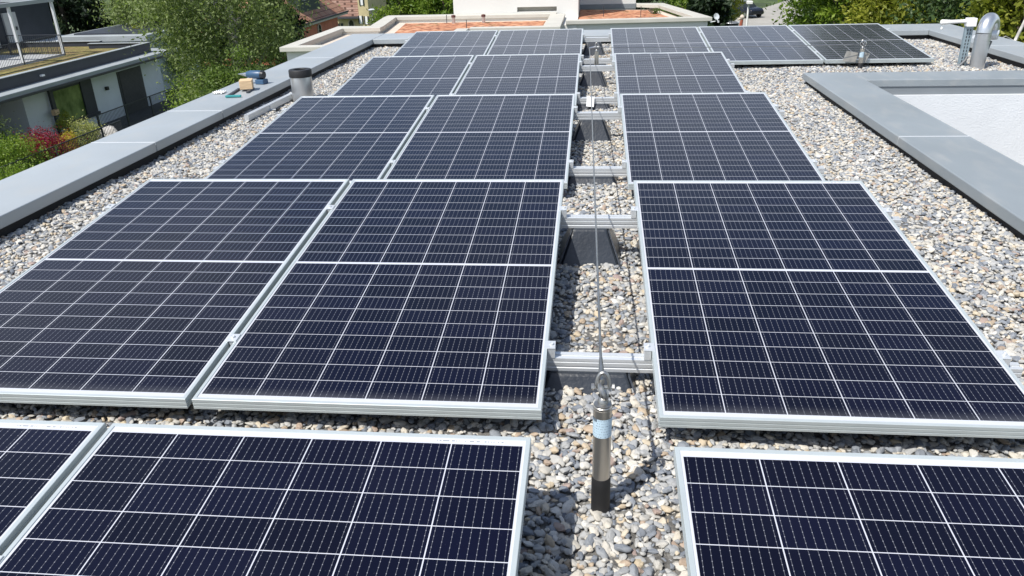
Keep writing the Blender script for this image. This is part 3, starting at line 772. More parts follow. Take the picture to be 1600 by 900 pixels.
def conifer(name, loc, label, h, r, n, size, mat_, seed, group=None):
    rng = np.random.default_rng(seed); t = thing(name, loc, label, 'tree', group)
    b = MB(); b.tube([(0, 0, -.3), (0, 0, h*.5), (0, 0, h)], [.22, .14, .02], 8); b.build('trunk', M_['bark'], t, True)
    nb = 120
    zb = h*(.06+.92*rng.uniform(0, 1, nb)**1.15); az = rng.uniform(0, 6.283, nb); ln = r*(1-zb/h)**.8*rng.uniform(.7, 1.12, nb)+.15
    k = rng.integers(0, nb, n); s = rng.uniform(.1, 1, n)**.7
    x = np.cos(az[k])*ln[k]*s; y = np.sin(az[k])*ln[k]*s; z = zb[k]-.32*ln[k]*s**1.4
    p = np.stack([x, y, z], 1)+rng.normal(0, .13, (n, 3))*np.array([1, 1, .8])*(1+ln[k][:, None]*.25)
    p[:, 2] -= np.abs(rng.normal(0, .16, n))
    ct = rng.uniform(.1, .8, nb)
    leaf_cloud('crown', p, None, size, mat_, t, rng, flat=.3, tone=ct[k])
    return t
def shrub(loc, label, rx, h, n, size, mat_, seed, name='garden_shrub'):
    return broad_tree(name, loc, label, 'shrub', h, rx, rx*.9, h*.08, 'foliage', n, size, mat_, M_['bark'], seed, clumps=34, trunk_r=.04, spread=.75)

# ------------------------------------------------------------------ neighbour house with roof terrace
H = thing('terrace_house', (-24.9, 42.5, ground_z), 'pale blue house with dark roof edge, planted roof and roof terrace', 'house')
def hb(name, m, boxes, parent=H, bevel=0, o0=(-24.9, 42.5, ground_z)):
    k = MB()
    for a, c in boxes: k.box(tuple(a[i]-o0[i] for i in range(3)), tuple(c[i]-o0[i] for i in range(3)))
    return k.build(name, m, parent, bevel=bevel)
hb('wall', M_['bluegrey'], [((-34, 30.6, ground_z), (-24.9, 42.4, -4.42))])
hb('wall', M_['bluegrey'], [((-34, 20, ground_z), (-27.2, 30.59, -4.42))])
hb('roof_slab', M_['eave'], [((-36, 18, -4.40), (-23.9, 43.1, -4.17))], bevel=.02)
hb('gutter', M_['darkgrey'], [((-23.95, 18, -4.44), (-23.82, 43.05, -4.34))])
ed = hb('roof_edge', M_['anth'], [((-24.95, 18, -4.165), (-24.75, 41.6, -3.68)), ((-28.3, 41.4, -4.165), (-24.951, 41.6, -3.68)), ((-35, 42.6, -4.165), (-28.31, 42.8, -3.68))])
hb('edge_cap', M_['eave'], [((-25.0, 18, -3.679), (-24.72, 41.65, -3.655)), ((-28.32, 41.35, -3.679), (-25.01, 41.64, -3.655)), ((-35, 42.55, -3.679), (-28.33, 42.85, -3.655))])
hb('edge_lamp', M_['white'], [((-24.74, 31.9, -3.98), (-24.62, 32.1, -3.9))])
hb('planted_roof', M_['sedum'], [((-27.9, 18, -4.16), (-24.951, 41.39, -3.93)), ((-33.99, 38.71, -4.16), (-27.91, 42.59, -3.95))])
hb('terrace_floor', M_['paving'], [((-33.99, 18, -4.16), (-27.93, 38.7, -3.86))])
hb('wall', M_['bluegrey'], [((-42, 42.9, ground_z), (-32, 48.2, -3.87))])
hb('attic_wall', M_['anth'], [((-40, 18, -3.859), (-34.0, 47.0, -1.21))])
for y0, y1 in ((37.4, 39.6), (39.75, 41.8), (42.6, 43.7)):
    dd = hb('cupboard_door', M_['cream'], [((-33.995, y0, -3.859), (-33.9, y1, -2.05))])
    hb('handle', M_['darkgrey'], [((-33.895, y1-.3, -3.05), (-33.85, y1-.18, -2.85))], dd)
cn = hb('canopy', M_['eave'], [((-39, 18, -1.20), (-31.3, 38.75, -1.06))], bevel=.02)
hb('canopy_beam', M_['eave'], [((-28.12, 18, -1.23), (-27.88, 38.76, -1.05)), ((-31.29, 38.5, -1.2), (-28.13, 38.72, -1.07)), ((-31.29, 35.25, -1.2), (-28.13, 35.5, -1.07))])
hb('canopy_panel', M_['anth'], [((-38, 20, -1.055), (-31.8, 37.2, -0.98))], cn)
for y in (35.38, 38.64): hb('canopy_post', M_['joint'], [((-28.04, y-.06, -3.859), (-27.92, y+.06, -1.205))])
def railing(parent, p0, p1, z0, z1, m, step=.11, o0=(-24.9, 42.5, ground_z), posts=3.2):
    k = MB(); a, c = Vector(p0), Vector(p1); L = (c-a).length; d = (c-a)/L; n = int(L/step)
    O = Vector(o0)
    def bar(q0, q1, w):
        k.tube([tuple(Vector(q0)-O), tuple(Vector(q1)-O)], w, 4)
    for i in range(n+1):
        q = a+d*(L*i/n); bar((q.x, q.y, z0+.08), (q.x, q.y, z1), .011)
    bar((a.x, a.y, z1), (c.x, c.y, z1), .028); bar((a.x, a.y, z0+.08), (c.x, c.y, z0+.08), .02)
    for i in range(int(L/posts)+1):
        q = a+d*min(L, i*posts); bar((q.x, q.y, z0), (q.x, q.y, z1), .05)
    return k.build('railing', m, parent)
railing(H, (-27.95, 38.64), (-27.95, 18), -3.93, -2.87, M_['darkgrey'], posts=3.25)
railing(H, (-31, 38.64), (-27.95, 38.64), -3.93, -2.87, M_['darkgrey'])
dr = hb('blind_door', M_['darkgrey'], [((-24.93, 38.0, -7.0), (-24.86, 40.35, -4.75))])
for k_ in range(1):
    b = MB()
    for i in range(32): z = -6.95+i*.068; b.add([(.005, -4.35, z-ground_z), (.075, -4.35, z-ground_z-.02), (.075, -2.3, z-ground_z-.02), (.005, -2.3, z-ground_z), (.005, -4.35, z-ground_z+.045), (.07, -4.35, z-ground_z+.02), (.07, -2.3, z-ground_z+.02), (.005, -2.3, z-ground_z+.045)], [(0, 3, 2, 1), (4, 5, 6, 7), (0, 1, 5, 4), (1, 2, 6, 5), (2, 3, 7, 6), (3, 0, 4, 7)])
    b.build('blind_slats', M_['darkgrey'], dr)
wf = hb('window_frame', M_['anth'], [((-24.92, 32.5, -6.3), (-24.84, 32.62, -4.66)), ((-24.92, 34.7, -6.3), (-24.80, 35.6, -4.66)), ((-24.92, 32.62, -4.78), (-24.84, 34.7, -4.66)), ((-24.92, 32.45, -6.45), (-24.75, 35.7, -6.301))])
hb('pane', M_['panegreen'], [((-24.91, 32.62, -6.3), (-24.87, 34.7, -4.78))], wf)
hb('wall_lamp', M_['black'], [((-24.9, 36.72, -5.45), (-24.76, 36.88, -5.28))])
hb('downpipe', M_['darkgrey'], [((-24.82, 32.2, -7.1), (-24.7, 32.32, -4.45))])
hb('bird_box', M_['wood'], [((-24.69, 31.95, -5.75), (-24.5, 32.25, -5.5))])
hb('side_window', M_['glass'], [((-27.19, 28.0, -6.9), (-27.15, 30.3, -4.8))])
hb('terrace_deck', M_['dark_deck'], [((-24.899, 31.5, ground_z), (-23.2, 45, -7.0))])
lr = thing('terrace_railing', (-23.2, 33, -7.0), 'dark barred railing along the house terrace under the blind door', 'railing')
railing(lr, (-23.2, 33.0), (-23.2, 44.9), -7.0, -5.97, M_['darkgrey'], o0=(-23.2, 33, -7.0), posts=2.4)
railing(lr, (-24.8, 44.9), (-23.2, 44.9), -7.0, -5.97, M_['darkgrey'], .05, o0=(-23.2, 33, -7.0))
lf = thing('garden_fence', (-21.4, 24, ground_z), 'low dark barred fence in front of the red maple and golden shrubs', 'fence')
railing(lf, (-21.4, 24.0), (-21.4, 31.9), ground_z, -5.98, M_['darkgrey'], o0=(-21.4, 24, ground_z))
b = MB(); rng = np.random.default_rng(5)
for j in range(9):
    ph_ = math.pi*j/8
    for i in range(14):
        a = 2*math.pi*i/14; rr = (1+.22*math.sin(3*a+j)+.12*math.cos(5*a-j*2))
        b.v.append((.5*math.sin(ph_)*math.cos(a)*rr, .42*math.sin(ph_)*math.sin(a)*rr, .75-.75*math.cos(math.pi-ph_)*.95))
b.f = [(j*14+i, j*14+(i+1) % 14, (j+1)*14+(i+1) % 14, (j+1)*14+i) for j in range(8) for i in range(14)]
bo = thing('boulder', (-21.75, 31.4, ground_z-.35), 'pale upright boulder beside the end of the garden fence', 'boulder')
b.build('stone', M_['rock'], bo, True)

shrub((-22.4, 27.55, ground_z), 'crimson leaved maple bush behind the garden fence', 1.05, 1.8, 7500, .085, L_['red'], 11, 'maple_shrub')
shrub((-22.4, 29.2, ground_z), 'golden yellow shrub next to the crimson maple', .55, 1.35, 2600, .085, L_['gold'], 12)
shrub((-22.7, 30.9, ground_z), 'pale variegated shrub left of the boulder', .72, 1.5, 3600, .08, L_['pale'], 13)
shrub((-23.6, 31.2, ground_z), 'dark olive bush behind the pale variegated shrub', .5, 1.7, 1800, .09, L_['lime'], 14)
shrub((-22.3, 25.6, ground_z), 'fresh green garden bush at the lower picture edge', 1.2, 1.9, 7500, .09, L_['bright'], 15)
shrub((-23.9, 26.4, ground_z), 'green bush behind the crimson maple, before the house corner', 1.15, 2.6, 7000, .09, L_['mid'], 16)
shrub((-24.0, 25.3, ground_z), 'tall leafy bush at the picture edge below the eave', 1.3, 3.2, 9000, .1, L_['mid'], 17)
shrub((-20.6, 23.6, ground_z), 'low bright green bush just beyond the grey parapet', 1.2, 1.35, 5200, .09, L_['bright'], 18)
shrub((-21.9, 26.2, ground_z), 'low green ground shrub under the crimson maple', .7, .7, 2600, .085, L_['mid'], 19)

# trees on the garden side
broad_tree('birch_tree', (-14.6, 29.8, ground_z), 'big drooping birch between the pale blue house and the white building', 'tree', 14.5, 3.1, 3.3, 1.6, 'crown', 60000, .15, L_['birch'], M_['birch_bark'], 21, 170, .26, droop=.8, spread=.5)
broad_tree('birch_tree', (-28.6, 50.5, ground_z), 'lighter birch behind the corner of the pale blue house', 'tree', 14.0, 3.6, 3.6, 2.5, 'crown', 34000, .2, L_['birch'], M_['birch_bark'], 22, 120, .2, droop=.8, spread=.5)
broad_tree('garden_tree', (-12.6, 25.6, ground_z), 'dense dark green garden tree low in front of the birch', 'tree', 5.0, 1.5, 1.6, .3, 'crown', 20000, .12, L_['mid'], M_['bark'], 23, 80, .12)
shrub((-25.9, 47.4, ground_z), 'bright grassy green bush at the end of the terrace railing', 1.7, 4.4, 12000, .1, L_['bright'], 24)
shrub((-10.2, 24.2, ground_z), 'dark clipped bush next to the white building wall', 1.0, 4.6, 12000, .11, L_['dark'], 25)
shrub((-17.8, 33.0, ground_z), 'sunlit green shrub behind the house corner', 1.6, 3.0, 9000, .11, L_['bright'], 26)
for i, (x, y, h, r_, lb) in enumerate([(-40, 57, 17, 3.6, 'dark spruce behind the canopy of the roof terrace'), (-34.5, 58, 18, 3.5, 'dark spruce right of the canopy post, behind the planted roof'),
        (-46, 60, 18, 4, 'dark spruce behind the attic wall, at the top left picture edge'), (-30.5, 61, 17, 3.4, 'dark spruce between the canopy post and the birch'), (-26.5, 64, 16, 3.4, 'dark spruce mostly hidden by the birch crown')]):
    conifer('spruce_tree', (x, y, terrain(x, y)), lb, h, r_, 22000, .36, L_['conifer'], 40+i, 'dark spruces behind the house')
shrub((-33.6, 50.5, ground_z), 'sunlit lime green bush beside the low flat roof', 1.3, 3.2, 5000, .12, L_['bright'], 27)
shrub((-28.4, 46.5, ground_z), 'yellowish bush rising over the low flat roof', 1.0, 4.2, 4000, .13, L_['lime'], 28)

fh = thing('garden_pavilion', (-29, 47, ground_z), 'low flat roofed pavilion half hidden behind the birch', 'building')
b = MB(); b.box((-1.6, -2.6, 0), (2.2, 4, 3.35)); b.build('wall', M_['bluegrey'], fh)
b = MB(); b.box((-2.6, -3.4, 3.36), (3.0, 5, 3.72)); b.build('roof', M_['eave'], fh, bevel=.03)
b = MB(); b.box((-1.9, -2.8, 3.721), (2.5, 4.4, 3.80)); b.build('roof_covering', M_['anth'], fh)

# ------------------------------------------------------------------ white building with orange roof
W = thing('white_building', (-2.6, 24, ground_z), 'white rendered building behind our roof with orange chip covered flat roofs', 'building')
O2 = (-2.6, 24, ground_z)
ZC = -1.3
def wp(name, m, polys, parent=W, bevel=0):
    k = MB()
    for poly, z0, z1 in polys: k.prism([(x-O2[0], y-O2[1]) for x, y in poly], z0-ground_z, z1-ground_z)
    return k.build(name, m, parent, bevel=bevel)
def bx(x0, y0, x1, y1): return [(x0, y0), (x1, y0), (x1, y1), (x0, y1)]
wp('wall', M_['wpaint'], [([(-8.05, 19.05), (-3.8, 19.05), (-3.8, 23.0), (-1.0, 23.0), (-1.0, 27.7), (-7.2, 27.7), (-7.0, 24.1), (-8.05, 24.1)], ground_z, ZC-.30)])
wp('wall', M_['wpaint'], [(bx(-8.05, 19.05, -3.79, 19.25), ZC-.3, ZC-.121), (bx(-8.05, 19.251, -7.86, 23.5), ZC-.3, ZC-.121), ([(-8.05, 23.501), (-6.68, 23.501), (-6.68, 23.95), (-8.05, 24.05)], ZC-.3, ZC-.121), ([(-7.0, 23.96), (-6.68, 23.96), (-6.98, 27.05), (-7.3, 27.05)], ZC-.3, ZC-.121), (bx(-7.25, 27.06, -1.2, 27.55), ZC-.3, ZC-.121), (bx(-3.98, 19.251, -3.72, 22.85), ZC-.3, ZC-.121), (bx(-3.6, 22.9, -1.0, 23.1), ZC-.3, ZC-.121)])
wp('wall', M_['wpaint'], [([(-.43, 24.6), (3.74, 24.85), (3.7, 25.05), (-.43, 24.8)], ZC-.3, ZC-.121)])
wp('roof_covering', M_['chips'], [([(-7.45, 19.6), (-4.3, 19.6), (-4.3, 23.5), (-1.55, 23.5), (-1.55, 26.6), (-6.5, 26.6), (-6.15, 23.2), (-7.3, 23.2)], ZC-.299, ZC-.19)])
wp('gravel_margin', M_['tan'], [([(-7.95, 19.15), (-3.85, 19.15), (-3.85, 23.05), (-1.05, 23.05), (-1.05, 27.2), (-6.9, 27.2), (-6.6, 23.9), (-7.95, 23.9)], ZC-.2995, ZC-.205)])
wp('coping', M_['wcope'], [(bx(-8.18, 18.92, -3.66, 19.3), ZC-.12, ZC), (bx(-8.18, 19.303, -7.80, 23.45), ZC-.12, ZC), ([(-8.18, 23.453), (-6.60, 23.453), (-6.62, 23.99), (-8.18, 24.12)], ZC-.12, ZC),
    ([(-7.08, 23.995), (-6.62, 23.993), (-6.92, 27.0), (-7.38, 27.0)], ZC-.12, ZC), (bx(-7.38, 27.003, -1.2, 27.63), ZC-.12, ZC), (bx(-1.40, 23.15, -.88, 27.0), ZC-.12, ZC), (bx(-3.66, 22.8, -.88, 23.147), ZC-.12, ZC), (bx(-4.04, 19.303, -3.66, 22.797), ZC-.12, ZC)], bevel=.01)
wp('tower_block', M_['wpaint'], [([(-4.94, 27.64), (-2.63, 27.64), (-2.63, 27.95), (-1.21, 27.95), (-1.21, 27.64), (-.44, 27.64), (-.44, 33.5), (-4.94, 33.5)], ZC-.5, 2.6), (bx(-2.63, 27.64, -1.21, 27.949), ZC+.19, 2.6), (bx(-2.63, 27.64, -1.21, 27.949), ZC-.5, ZC+.03)])
wp('stair_wall', M_['wpaint'], [(bx(-.995, 24.55, -.435, 27.639), ground_z, ZC-.135)])
wp('rear_block', M_['wpaint'], [(bx(-.435, 30.9, 1.74, 34), ZC-.5, 2.6)])
wp('recess_panel', M_['wcope'], [(bx(-2.629, 27.90, -1.211, 27.945), ZC+.031, ZC+.189)])
wp('wall', M_['wpaint'], [([(-.43, 24.6), (3.74, 24.85), (2.7, 30.5), (-.43, 30.5)], ground_z, ZC-.30)])
wp('roof_covering', M_['chips'], [([(-.42, 25.2), (3.0, 25.4), (2.2, 29.8), (-.42, 30.6)], ZC-.299, ZC-.185)])
wp('gravel_margin', M_['tan'], [([(-.425, 24.9), (3.5, 25.05), (2.6, 30.1), (-.425, 30.8)], ZC-.2995, ZC-.205)])
wp('coping', M_['wcope'], [([(-.78, 24.47), (3.87, 24.77), (3.80, 25.12), (-.78, 24.84)], ZC-.12, ZC), ([(3.80, 25.123), (3.33, 25.095), (2.52, 29.8), (2.86, 30.2)], ZC-.12, ZC), ([(2.52, 29.803), (2.86, 30.203), (2.8, 30.6), (1.75, 30.8), (1.75, 30.35)], ZC-.12, ZC)], bevel=.01)
wp('step_skirting', M_['flash'], [(bx(-.434, 30.86, 1.742, 30.899), ZC-.2, ZC-.02)])
for i, (x, y, lb) in enumerate([(-4.72, 26.25, 'short steel roof vent with dark cap farther from the slit recess'), (-3.68, 26.3, 'short steel roof vent with dark cap nearer the slit recess')]):
    t = thing('roof_vent', (x, y, ZC-.19), lb, 'vent', 'short capped vents on the orange roof')
    b = MB(); b.lathe([(.06, 0), (.06, .2)], n=14); b.build('pipe', M_['duct'], t, True)
    b = MB(); b.lathe([(.075, .2), (.075, .27), (0, .29)], n=14); b.build('cap', mat('rust_cap', (.10, .04, .035), .6), t, True)
t = thing('roof_stake', (-4.98, 26.35, ZC-.19), 'thin dark rod standing on the orange roof before the vents', 'rod')
b = MB(); b.tube([(0, 0, 0), (0, 0, .28)], .014, 6); b.build('rod', M_['darkgrey'], t)
for x, y, lb in ((-3.86, 23.6, 'dark rod at the front corner of the orange roof step'), (.45, 27.6, 'thin rod on the right orange roof under the white step wall'), (1.75, 27.3, 'thin rod on the right orange roof nearer the small plant')):
    t = thing('roof_stake', (x, y, ZC-.19), lb, 'rod')
    b = MB(); b.tube([(0, 0, 0), (0, 0, .36)], .012, 6); b.build('rod', M_['darkgrey'], t)
shrub((2.35, 28.2, ZC-.2), 'tiny green plant growing in the right orange roof', .14, .22, 260, .05, L_['mid'], 60, 'roof_plant')
t = thing('satellite_dish', (3.98, 25.2, ZC-.15), 'small pale satellite dish at the corner of the white building', 'satellite dish')
b = MB(); b.lathe([(.0, .0), (.06, .008), (.10, .026), (.104, .026), (.06, .002), (0, -.006)], n=20); o = b.build('dish', M_['joint'], t, True); o.rotation_euler = (R(70), 0, R(25)); o.location = (.06, -.03, .12)
b = MB(); b.tube([(-.12, 0, -.05), (.06, 0, -.02), (.06, 0, .11)], .018, 8); b.tube([(.05, -.05, .1), (.10, -.32, .0)], .01, 6); b.lathe([(.03, -.03), (.03, .03)], (.1, -.33, 0), 8); b.build('arm', M_['joint'], t, True)

# ------------------------------------------------------------------ old houses beyond
Rd = thing('red_house', (-35, 80, -12.5), 'red rendered house with hipped clay tile roof behind the birch', 'house')
b = MB(); b.box((-5.4, -9, 0), (5.4, 11.3, 6.05)); b.build('wall', M_['redwall'], Rd)
e0, e1, f0, f1, ze = -6.0, 5.9, -10, 13.9, 6.15
b = MB(); b.add([(e0, f0, ze), (e1, f0, ze), (e1, f1, ze), (e0, f1, ze), (0, f0+6, ze+5.2), (0, f1-6.2, ze+5.2)], [(0, 1, 4), (1, 2, 5, 4), (2, 3, 5), (3, 0, 4, 5), (0, 3, 2, 1)]); b.build('roof', M_['tiles'], Rd)
b = MB(); b.box((5.55, f0, ze-.32), (5.93, f1, ze-.004)); b.box((e0, f1-.3, ze-.32), (5.549, f1, ze-.004)); b.build('eave_board', M_['wcope'], Rd)
b = MB(); b.box((5.935, f0, ze-.10), (6.06, f1, ze+.05)); b.build('gutter', M_['darkgrey'], Rd)
def arch_window(parent, at, w, h, nrm, mf, mg, depth=.12):
    # an arched opening on a wall facing +x or -y
    k = MB(); n = 10
    out = [(-w/2, 0), (w/2, 0)]+[(w/2*math.cos(a), h-w/2+w/2*math.sin(a)) for a in [math.pi*i/n for i in range(n+1)]]
    f = (lambda u, z, d: (at[0]+d, at[1]+u, at[2]+z)) if nrm == 'x' else (lambda u, z, d: (at[0]+u, at[1]-d, at[2]+z))
    m = len(out)
    k.add([f(u, z, 0) for u, z in out]+[f(u, z, depth) for u, z in out], [tuple(range(m)), tuple(range(m, 2*m))]+[(i, (i+1) % m, m+(i+1) % m, m+i) for i in range(m)])
    fr_ = k.build('window', mf, parent)
    k = MB(); s = .72
    k.add([f(u*s, h*.08+z*.86, depth+.004) for u, z in out]+[f(u*s, h*.08+z*.86, depth+.02) for u, z in out], [tuple(range(m)), tuple(range(m, 2*m))]+[(i, (i+1) % m, m+(i+1) % m, m+i) for i in range(m)])
    k.build('pane', mg, fr_); return fr_
arch_window(Rd, (5.4, 4.4, 4.3), 1.1, 1.35, 'x', M_['tan'], M_['glass'])
dm = MB(); dm.box((1.6, 1.0, 7.0), (4.9, 7.2, 11.5)); dmo = dm.build('dormer', mat('dark_green_dormer', (.025, .045, .035), .7), Rd)
for y in (2.6, 5.2):
    k = MB(); k.box((4.9, y-.75, 8.2), (5.0, y+.75, 10.6)); wf_ = k.build('window', M_['white'], dmo)
    k = MB(); k.box((5.001, y-.55, 8.4), (5.03, y-.06, 10.4)); k.box((5.001, y+.06, 8.4), (5.03, y+.55, 10.4)); k.build('pane', M_['glass'], wf_)

Yl = thing('yellow_house', (-40, 134, -15), 'ochre house with dark shutters and tile hung side beyond the red house', 'house')
def yb(name, m, boxes, parent=Yl):
    k = MB()
    for a, c in boxes: k.box((a[0]+40, a[1]-134, a[2]+15), (c[0]+40, c[1]-134, c[2]+15))
    return k.build(name, m, parent)
yb('wall', M_['yellow'], [((-38.3, 130, -14.9), (-36.6, 142, -2))])
yb('tile_hung_wall', M_['shingle'], [((-45.5, 130.6, -10.3), (-38.31, 142, -2))])
yb('porch_wall', M_['yellow'], [((-45.5, 130.6, -14.9), (-38.31, 142, -10.31))])
yb('porch_roof', M_['darkgrey'], [((-42.3, 129.2, -10.4), (-38.32, 130.59, -10.15))])
arch_window(Yl, (-39.85+40, 130.59-134, -12.6+15), 1.1, 2.0, 'y', M_['tan'], M_['glass'])
for (xc, z0, z1) in ((-38.05, -11.25, -10.05), (-37.1, -11.35, -10.15), (-37.6, -8.4, -6.6)):
    wn_ = yb('window', M_['white'], [((xc-.2, 129.93, z0), (xc+.2, 129.999, z1))])
    yb('shutter', M_['shutter'], [((xc-.4, 129.90, z0-.05), (xc-.205, 129.99, z1+.05))], Yl); yb('shutter', M_['shutter'], [((xc+.205, 129.90, z0-.05), (xc+.4, 129.99, z1+.05))], Yl)
for xc in (-42.1, -41.5):
    yb('window', M_['shutter'], [((xc-.2, 130.5, -12.4), (xc+.2, 130.599, -11.2))])
t = thing('street_lamp', (-23.7, 85, terrain(-23.7, 85)), 'slim pale street lamp with disc head beside the ochre house', 'street lamp')
hh = -5.6-terrain(-23.7, 85)
b = MB(); b.tube([(0, 0, 0), (0, 0, hh-.3)], [.07, .045], 8); b.build('pole', M_['joint'], t, True)
b = MB(); b.lathe([(.09, hh-.4), (.16, hh-.12), (.40, hh-.06), (.42, hh), (.2, hh+.1), (0, hh+.12)], n=18); b.build('lamp_head', M_['joint'], t, True)

# greenery behind the white building
for i, (x, y, h, rx, key, lb) in enumerate([(-38, 149, 22, 5.5, 'dark', 'dark tree right of the street lamp'), (-22, 110, 14, 5, 'dark', 'dark tree behind the bright hedge bushes'),
        (-30, 152, 22, 6, 'dark', 'far dark tree between the street lamp and the bright bushes')]):
    broad_tree('shade_tree', (x, y, terrain(x, y)), lb, 'tree', h, rx, rx, 1.0, 'crown', 12000, .5, L_[key], M_['bark'], 70+i, 80, .25)
for i, (x, y, h, rx, key, lb) in enumerate([(-14.7, 60, 8.5, 2.1, 'bright', 'sunlit bush behind the left end of the orange roof'), (-12.6, 60.5, 8.6, 2.2, 'bright', 'sunlit bush behind the middle of the left orange roof'), (-10.8, 59, 8.4, 2.0, 'bright', 'sunlit bush touching the white tower block')]):
    broad_tree('garden_bush', (x, y, terrain(x, y)), lb, 'bush', h, rx, rx, .4, 'crown', 11000, .24, L_[key], M_['bark'], 80+i, 70, .12)
broad_tree('garden_bush', (5.0, 47, ground_z), 'bright green bush behind the right orange roof', 'bush', 5.6, 1.7, 1.7, .4, 'crown', 9000, .2, L_['bright'], M_['bark'], 84, 60, .12)
for i, (x, y, h, r_, lb) in enumerate([(6.2, 44, 13, 1.4, 'dark conifer right behind the satellite dish'), (7.2, 52, 15, 1.7, 'dark conifer beside the bright bush at the driveway'), (4.0, 60, 15, 3, 'dark conifer behind the right orange roof'), (8.9, 63, 15, 1.6, 'dark conifer left of the parked dark car')]):
    conifer('dark_conifer', (x, y, terrain(x, y)), lb, h, r_, 16000, .34, L_['conifer'], 90+i, 'dark conifers along the driveway')
broad_tree('garden_bush', (10.9, 66, ground_z), 'light green leafy bush in front of the dark car', 'bush', 5.2, 1.3, 1.3, 1.5, 'crown', 4000, .22, L_['lime'], M_['bark'], 96, 40, .1)

# driveway, car, lamp post and small things
b = MB(); b.prism([(8.0, 48), (14.6, 60), (18.0, 72), (26, 104), (40, 140), (33, 140), (19.5, 104), (12.0, 78), (5, 52)], 0, .01)
V2 = [(x, y, terrain(x, y)+.03+z) for x, y, z in b.v]; b.v = V2
tag(b.build('driveway', M_['asphalt']), kind='structure')
cr = thing('parked_car', (15.2, 83.6, terrain(15, 83)+.05), 'dark parked car at the end of the driveway', 'car', rot=(0, 0, R(-62)))
b = MB()
sec = [(-2.1, .35, .75, .80), (-1.95, .3, .95, .86), (-1.2, .28, 1.0, .9), (-.2, .28, 1.02, .9), (.9, .28, .98, .9), (1.9, .3, .86, .86), (2.15, .38, .7, .78)]
for x, z0, z1, hw in sec: b.v += [(x, -hw, z0), (x, hw, z0), (x, hw, z1*.8), (x, hw*.9, z1), (x, -hw*.9, z1), (x, -hw, z1*.8)]
for i in range(len(sec)-1):
    for k in range(6): b.f.append((i*6+k, i*6+(k+1) % 6, (i+1)*6+(k+1) % 6, (i+1)*6+k))
b.f += [tuple(range(6))[::-1], tuple(range((len(sec)-1)*6, len(sec)*6))]
b.build('body', M_['carpaint'], cr, True, .03)
b = MB(); b.frustum((-1.75, -.80, 1.0, .80), (-1.25, -.62, .35, .62), .93, 1.45); b.build('cabin_glass', M_['glass'], cr)
b = MB(); b.box((-1.24, -.60, 1.451), (.34, .60, 1.50)); b.build('roof', M_['carpaint'], cr, bevel=.02)
for x in (-1.3, 1.35):
    for s in (-1, 1):
        k = MB(); k.tube([(x, s*.72, .32), (x, s*.93, .32)], .32, 18); wh = k.build('wheel', M_['rubber'], cr)
        k = MB(); k.tube([(x, s*.925, .32), (x, s*.94, .32)], .19, 12); k.build('rim', M_['zinc'], wh)
t = thing('lamp_post', (8.15, 42.4, ground_z), 'slim white lamp post before the driveway', 'lamp post')
b = MB(); b.tube([(0, 0, 0), (0, 0, 4.85)], [.07, .05], 10); b.build('pole', M_['white'], t, True)
b = MB(); b.box((-.12, -.3, 4.851), (.16, .12, 5.0)); b.build('lamp_head', M_['white'], t, bevel=.02)
t = thing('black_tank', (9.72, 57.4, terrain(9.7, 57)), 'round black container with pale lid rim beyond the last panels', 'tank')
b = MB(); b.lathe([(.56, 0), (.58, 2.38), (.58, 2.42), (.5, 2.45), (0, 2.40)], n=24); b.build('barrel', M_['black'], t, True)
b = MB(); b.torus((0, 0, 2.42), (0, 0, 1), .58, .03, 24, 6); b.build('lid_rim', M_['joint'], t, True)
t = thing('garden_sculpture', (9.55, 52.3, ground_z), 'slanted reddish brown figure with pale top beside the white lamp post', 'sculpture')
b = MB(); b.tube([(-.1, 0, 0), (-.05, 0, 1.6), (.0, 0, 2.6), (.06, 0, 3.1)], [.30, .22, .13, .09], 10); b.build('stem', M_['terra'], t, True)
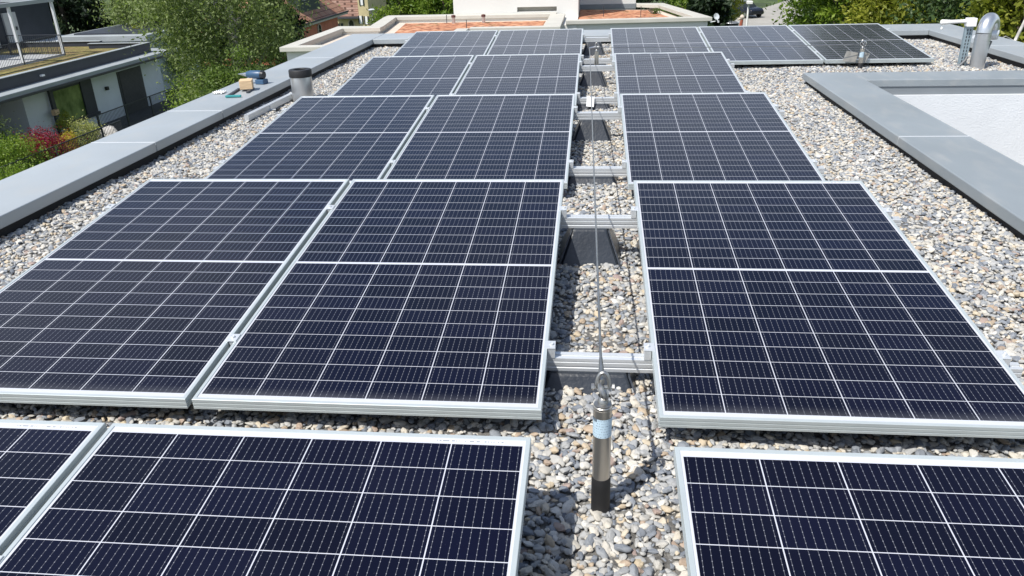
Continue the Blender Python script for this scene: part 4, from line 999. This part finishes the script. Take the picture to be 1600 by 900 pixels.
b = MB(); b.lathe([(0, -.16), (.11, -.1), (.15, .02), (.09, .15), (0, .2)], (.05, 0, 3.22), 12); b.tube([(.0, 0, 3.15), (-.2, 0, 3.1)], [.07, .05], 8); b.build('top', M_['tan'], t, True)
t = thing('flower_bed_wall', (11.2, 54, ground_z), 'low reddish brick garden wall along the driveway edge', 'wall')
b = MB(); b.box((-2.4, -.15, 0), (1.6, .15, 2.35)); b.build('brickwork', M_['terra'], t, bevel=.02)

# trees on the right; tall, they mirror in the far panels
for i, (x, y, h, rx, key, lb) in enumerate([
        (13.6, 45.5, 16, 2.9, 'dark', 'dark leafy tree right of the driveway'),
        (13.0, 39.5, 22, 2.8, 'mid', 'mid green tree behind the middle of the farthest panel row'),
        (10.0, 32.6, 9.2, 1.8, 'bright', 'sunlit spring green tree behind the last panel'),
        (11.6, 30.0, 9.0, 2.0, 'lime', 'yellow green tree behind the far roof corner'),
        (16.2, 37.0, 23, 4.2, 'mid', 'tall green tree standing behind the yellow green tree'),
        (12.9, 24.4, 16.5, 2.8, 'dark', 'dark tall tree behind the gooseneck vent'),
        (11.3, 20.6, 8.6, 1.5, 'lime', 'yellow green shrubby tree right of the gooseneck vent'),
        (18.6, 27.0, 18, 4.6, 'mid', 'tall tree at the right picture edge behind the parapet')]):
    broad_tree('leafy_tree', (x, y, ground_z), lb, 'tree', h, rx, rx, .8, 'crown', 24000, .20, L_[key], M_['bark'], 110+i, 120, .2, spread=.55)
t = thing('bare_branch', (9.6, 17.2, ground_z), 'pale bare branch reaching up at the right picture edge', 'branch')
b = MB()
b.tube([(-.35, -.4, 4.6), (-.15, -.2, 5.6), (-.45, -.6, 6.05), (-.28, -.5, 6.5), (-.42, -.6, 6.9), (-.3, -.55, 7.5)], [.05, .042, .036, .03, .024, .012], 8)
b.tube([(-.45, -.6, 6.05), (-.8, -.9, 6.2), (-1.0, -1.0, 6.15)], [.022, .014, .006], 6); b.tube([(-.42, -.6, 6.9), (-.7, -.8, 7.05), (-.8, -.9, 7.3)], [.02, .012, .005], 6)
b.tube([(0, 0, 0), (-.1, -.1, 2.6), (-.35, -.4, 4.62)], [.09, .07, .05], 8); b.build('branch', M_['birch_bark'], t, True)
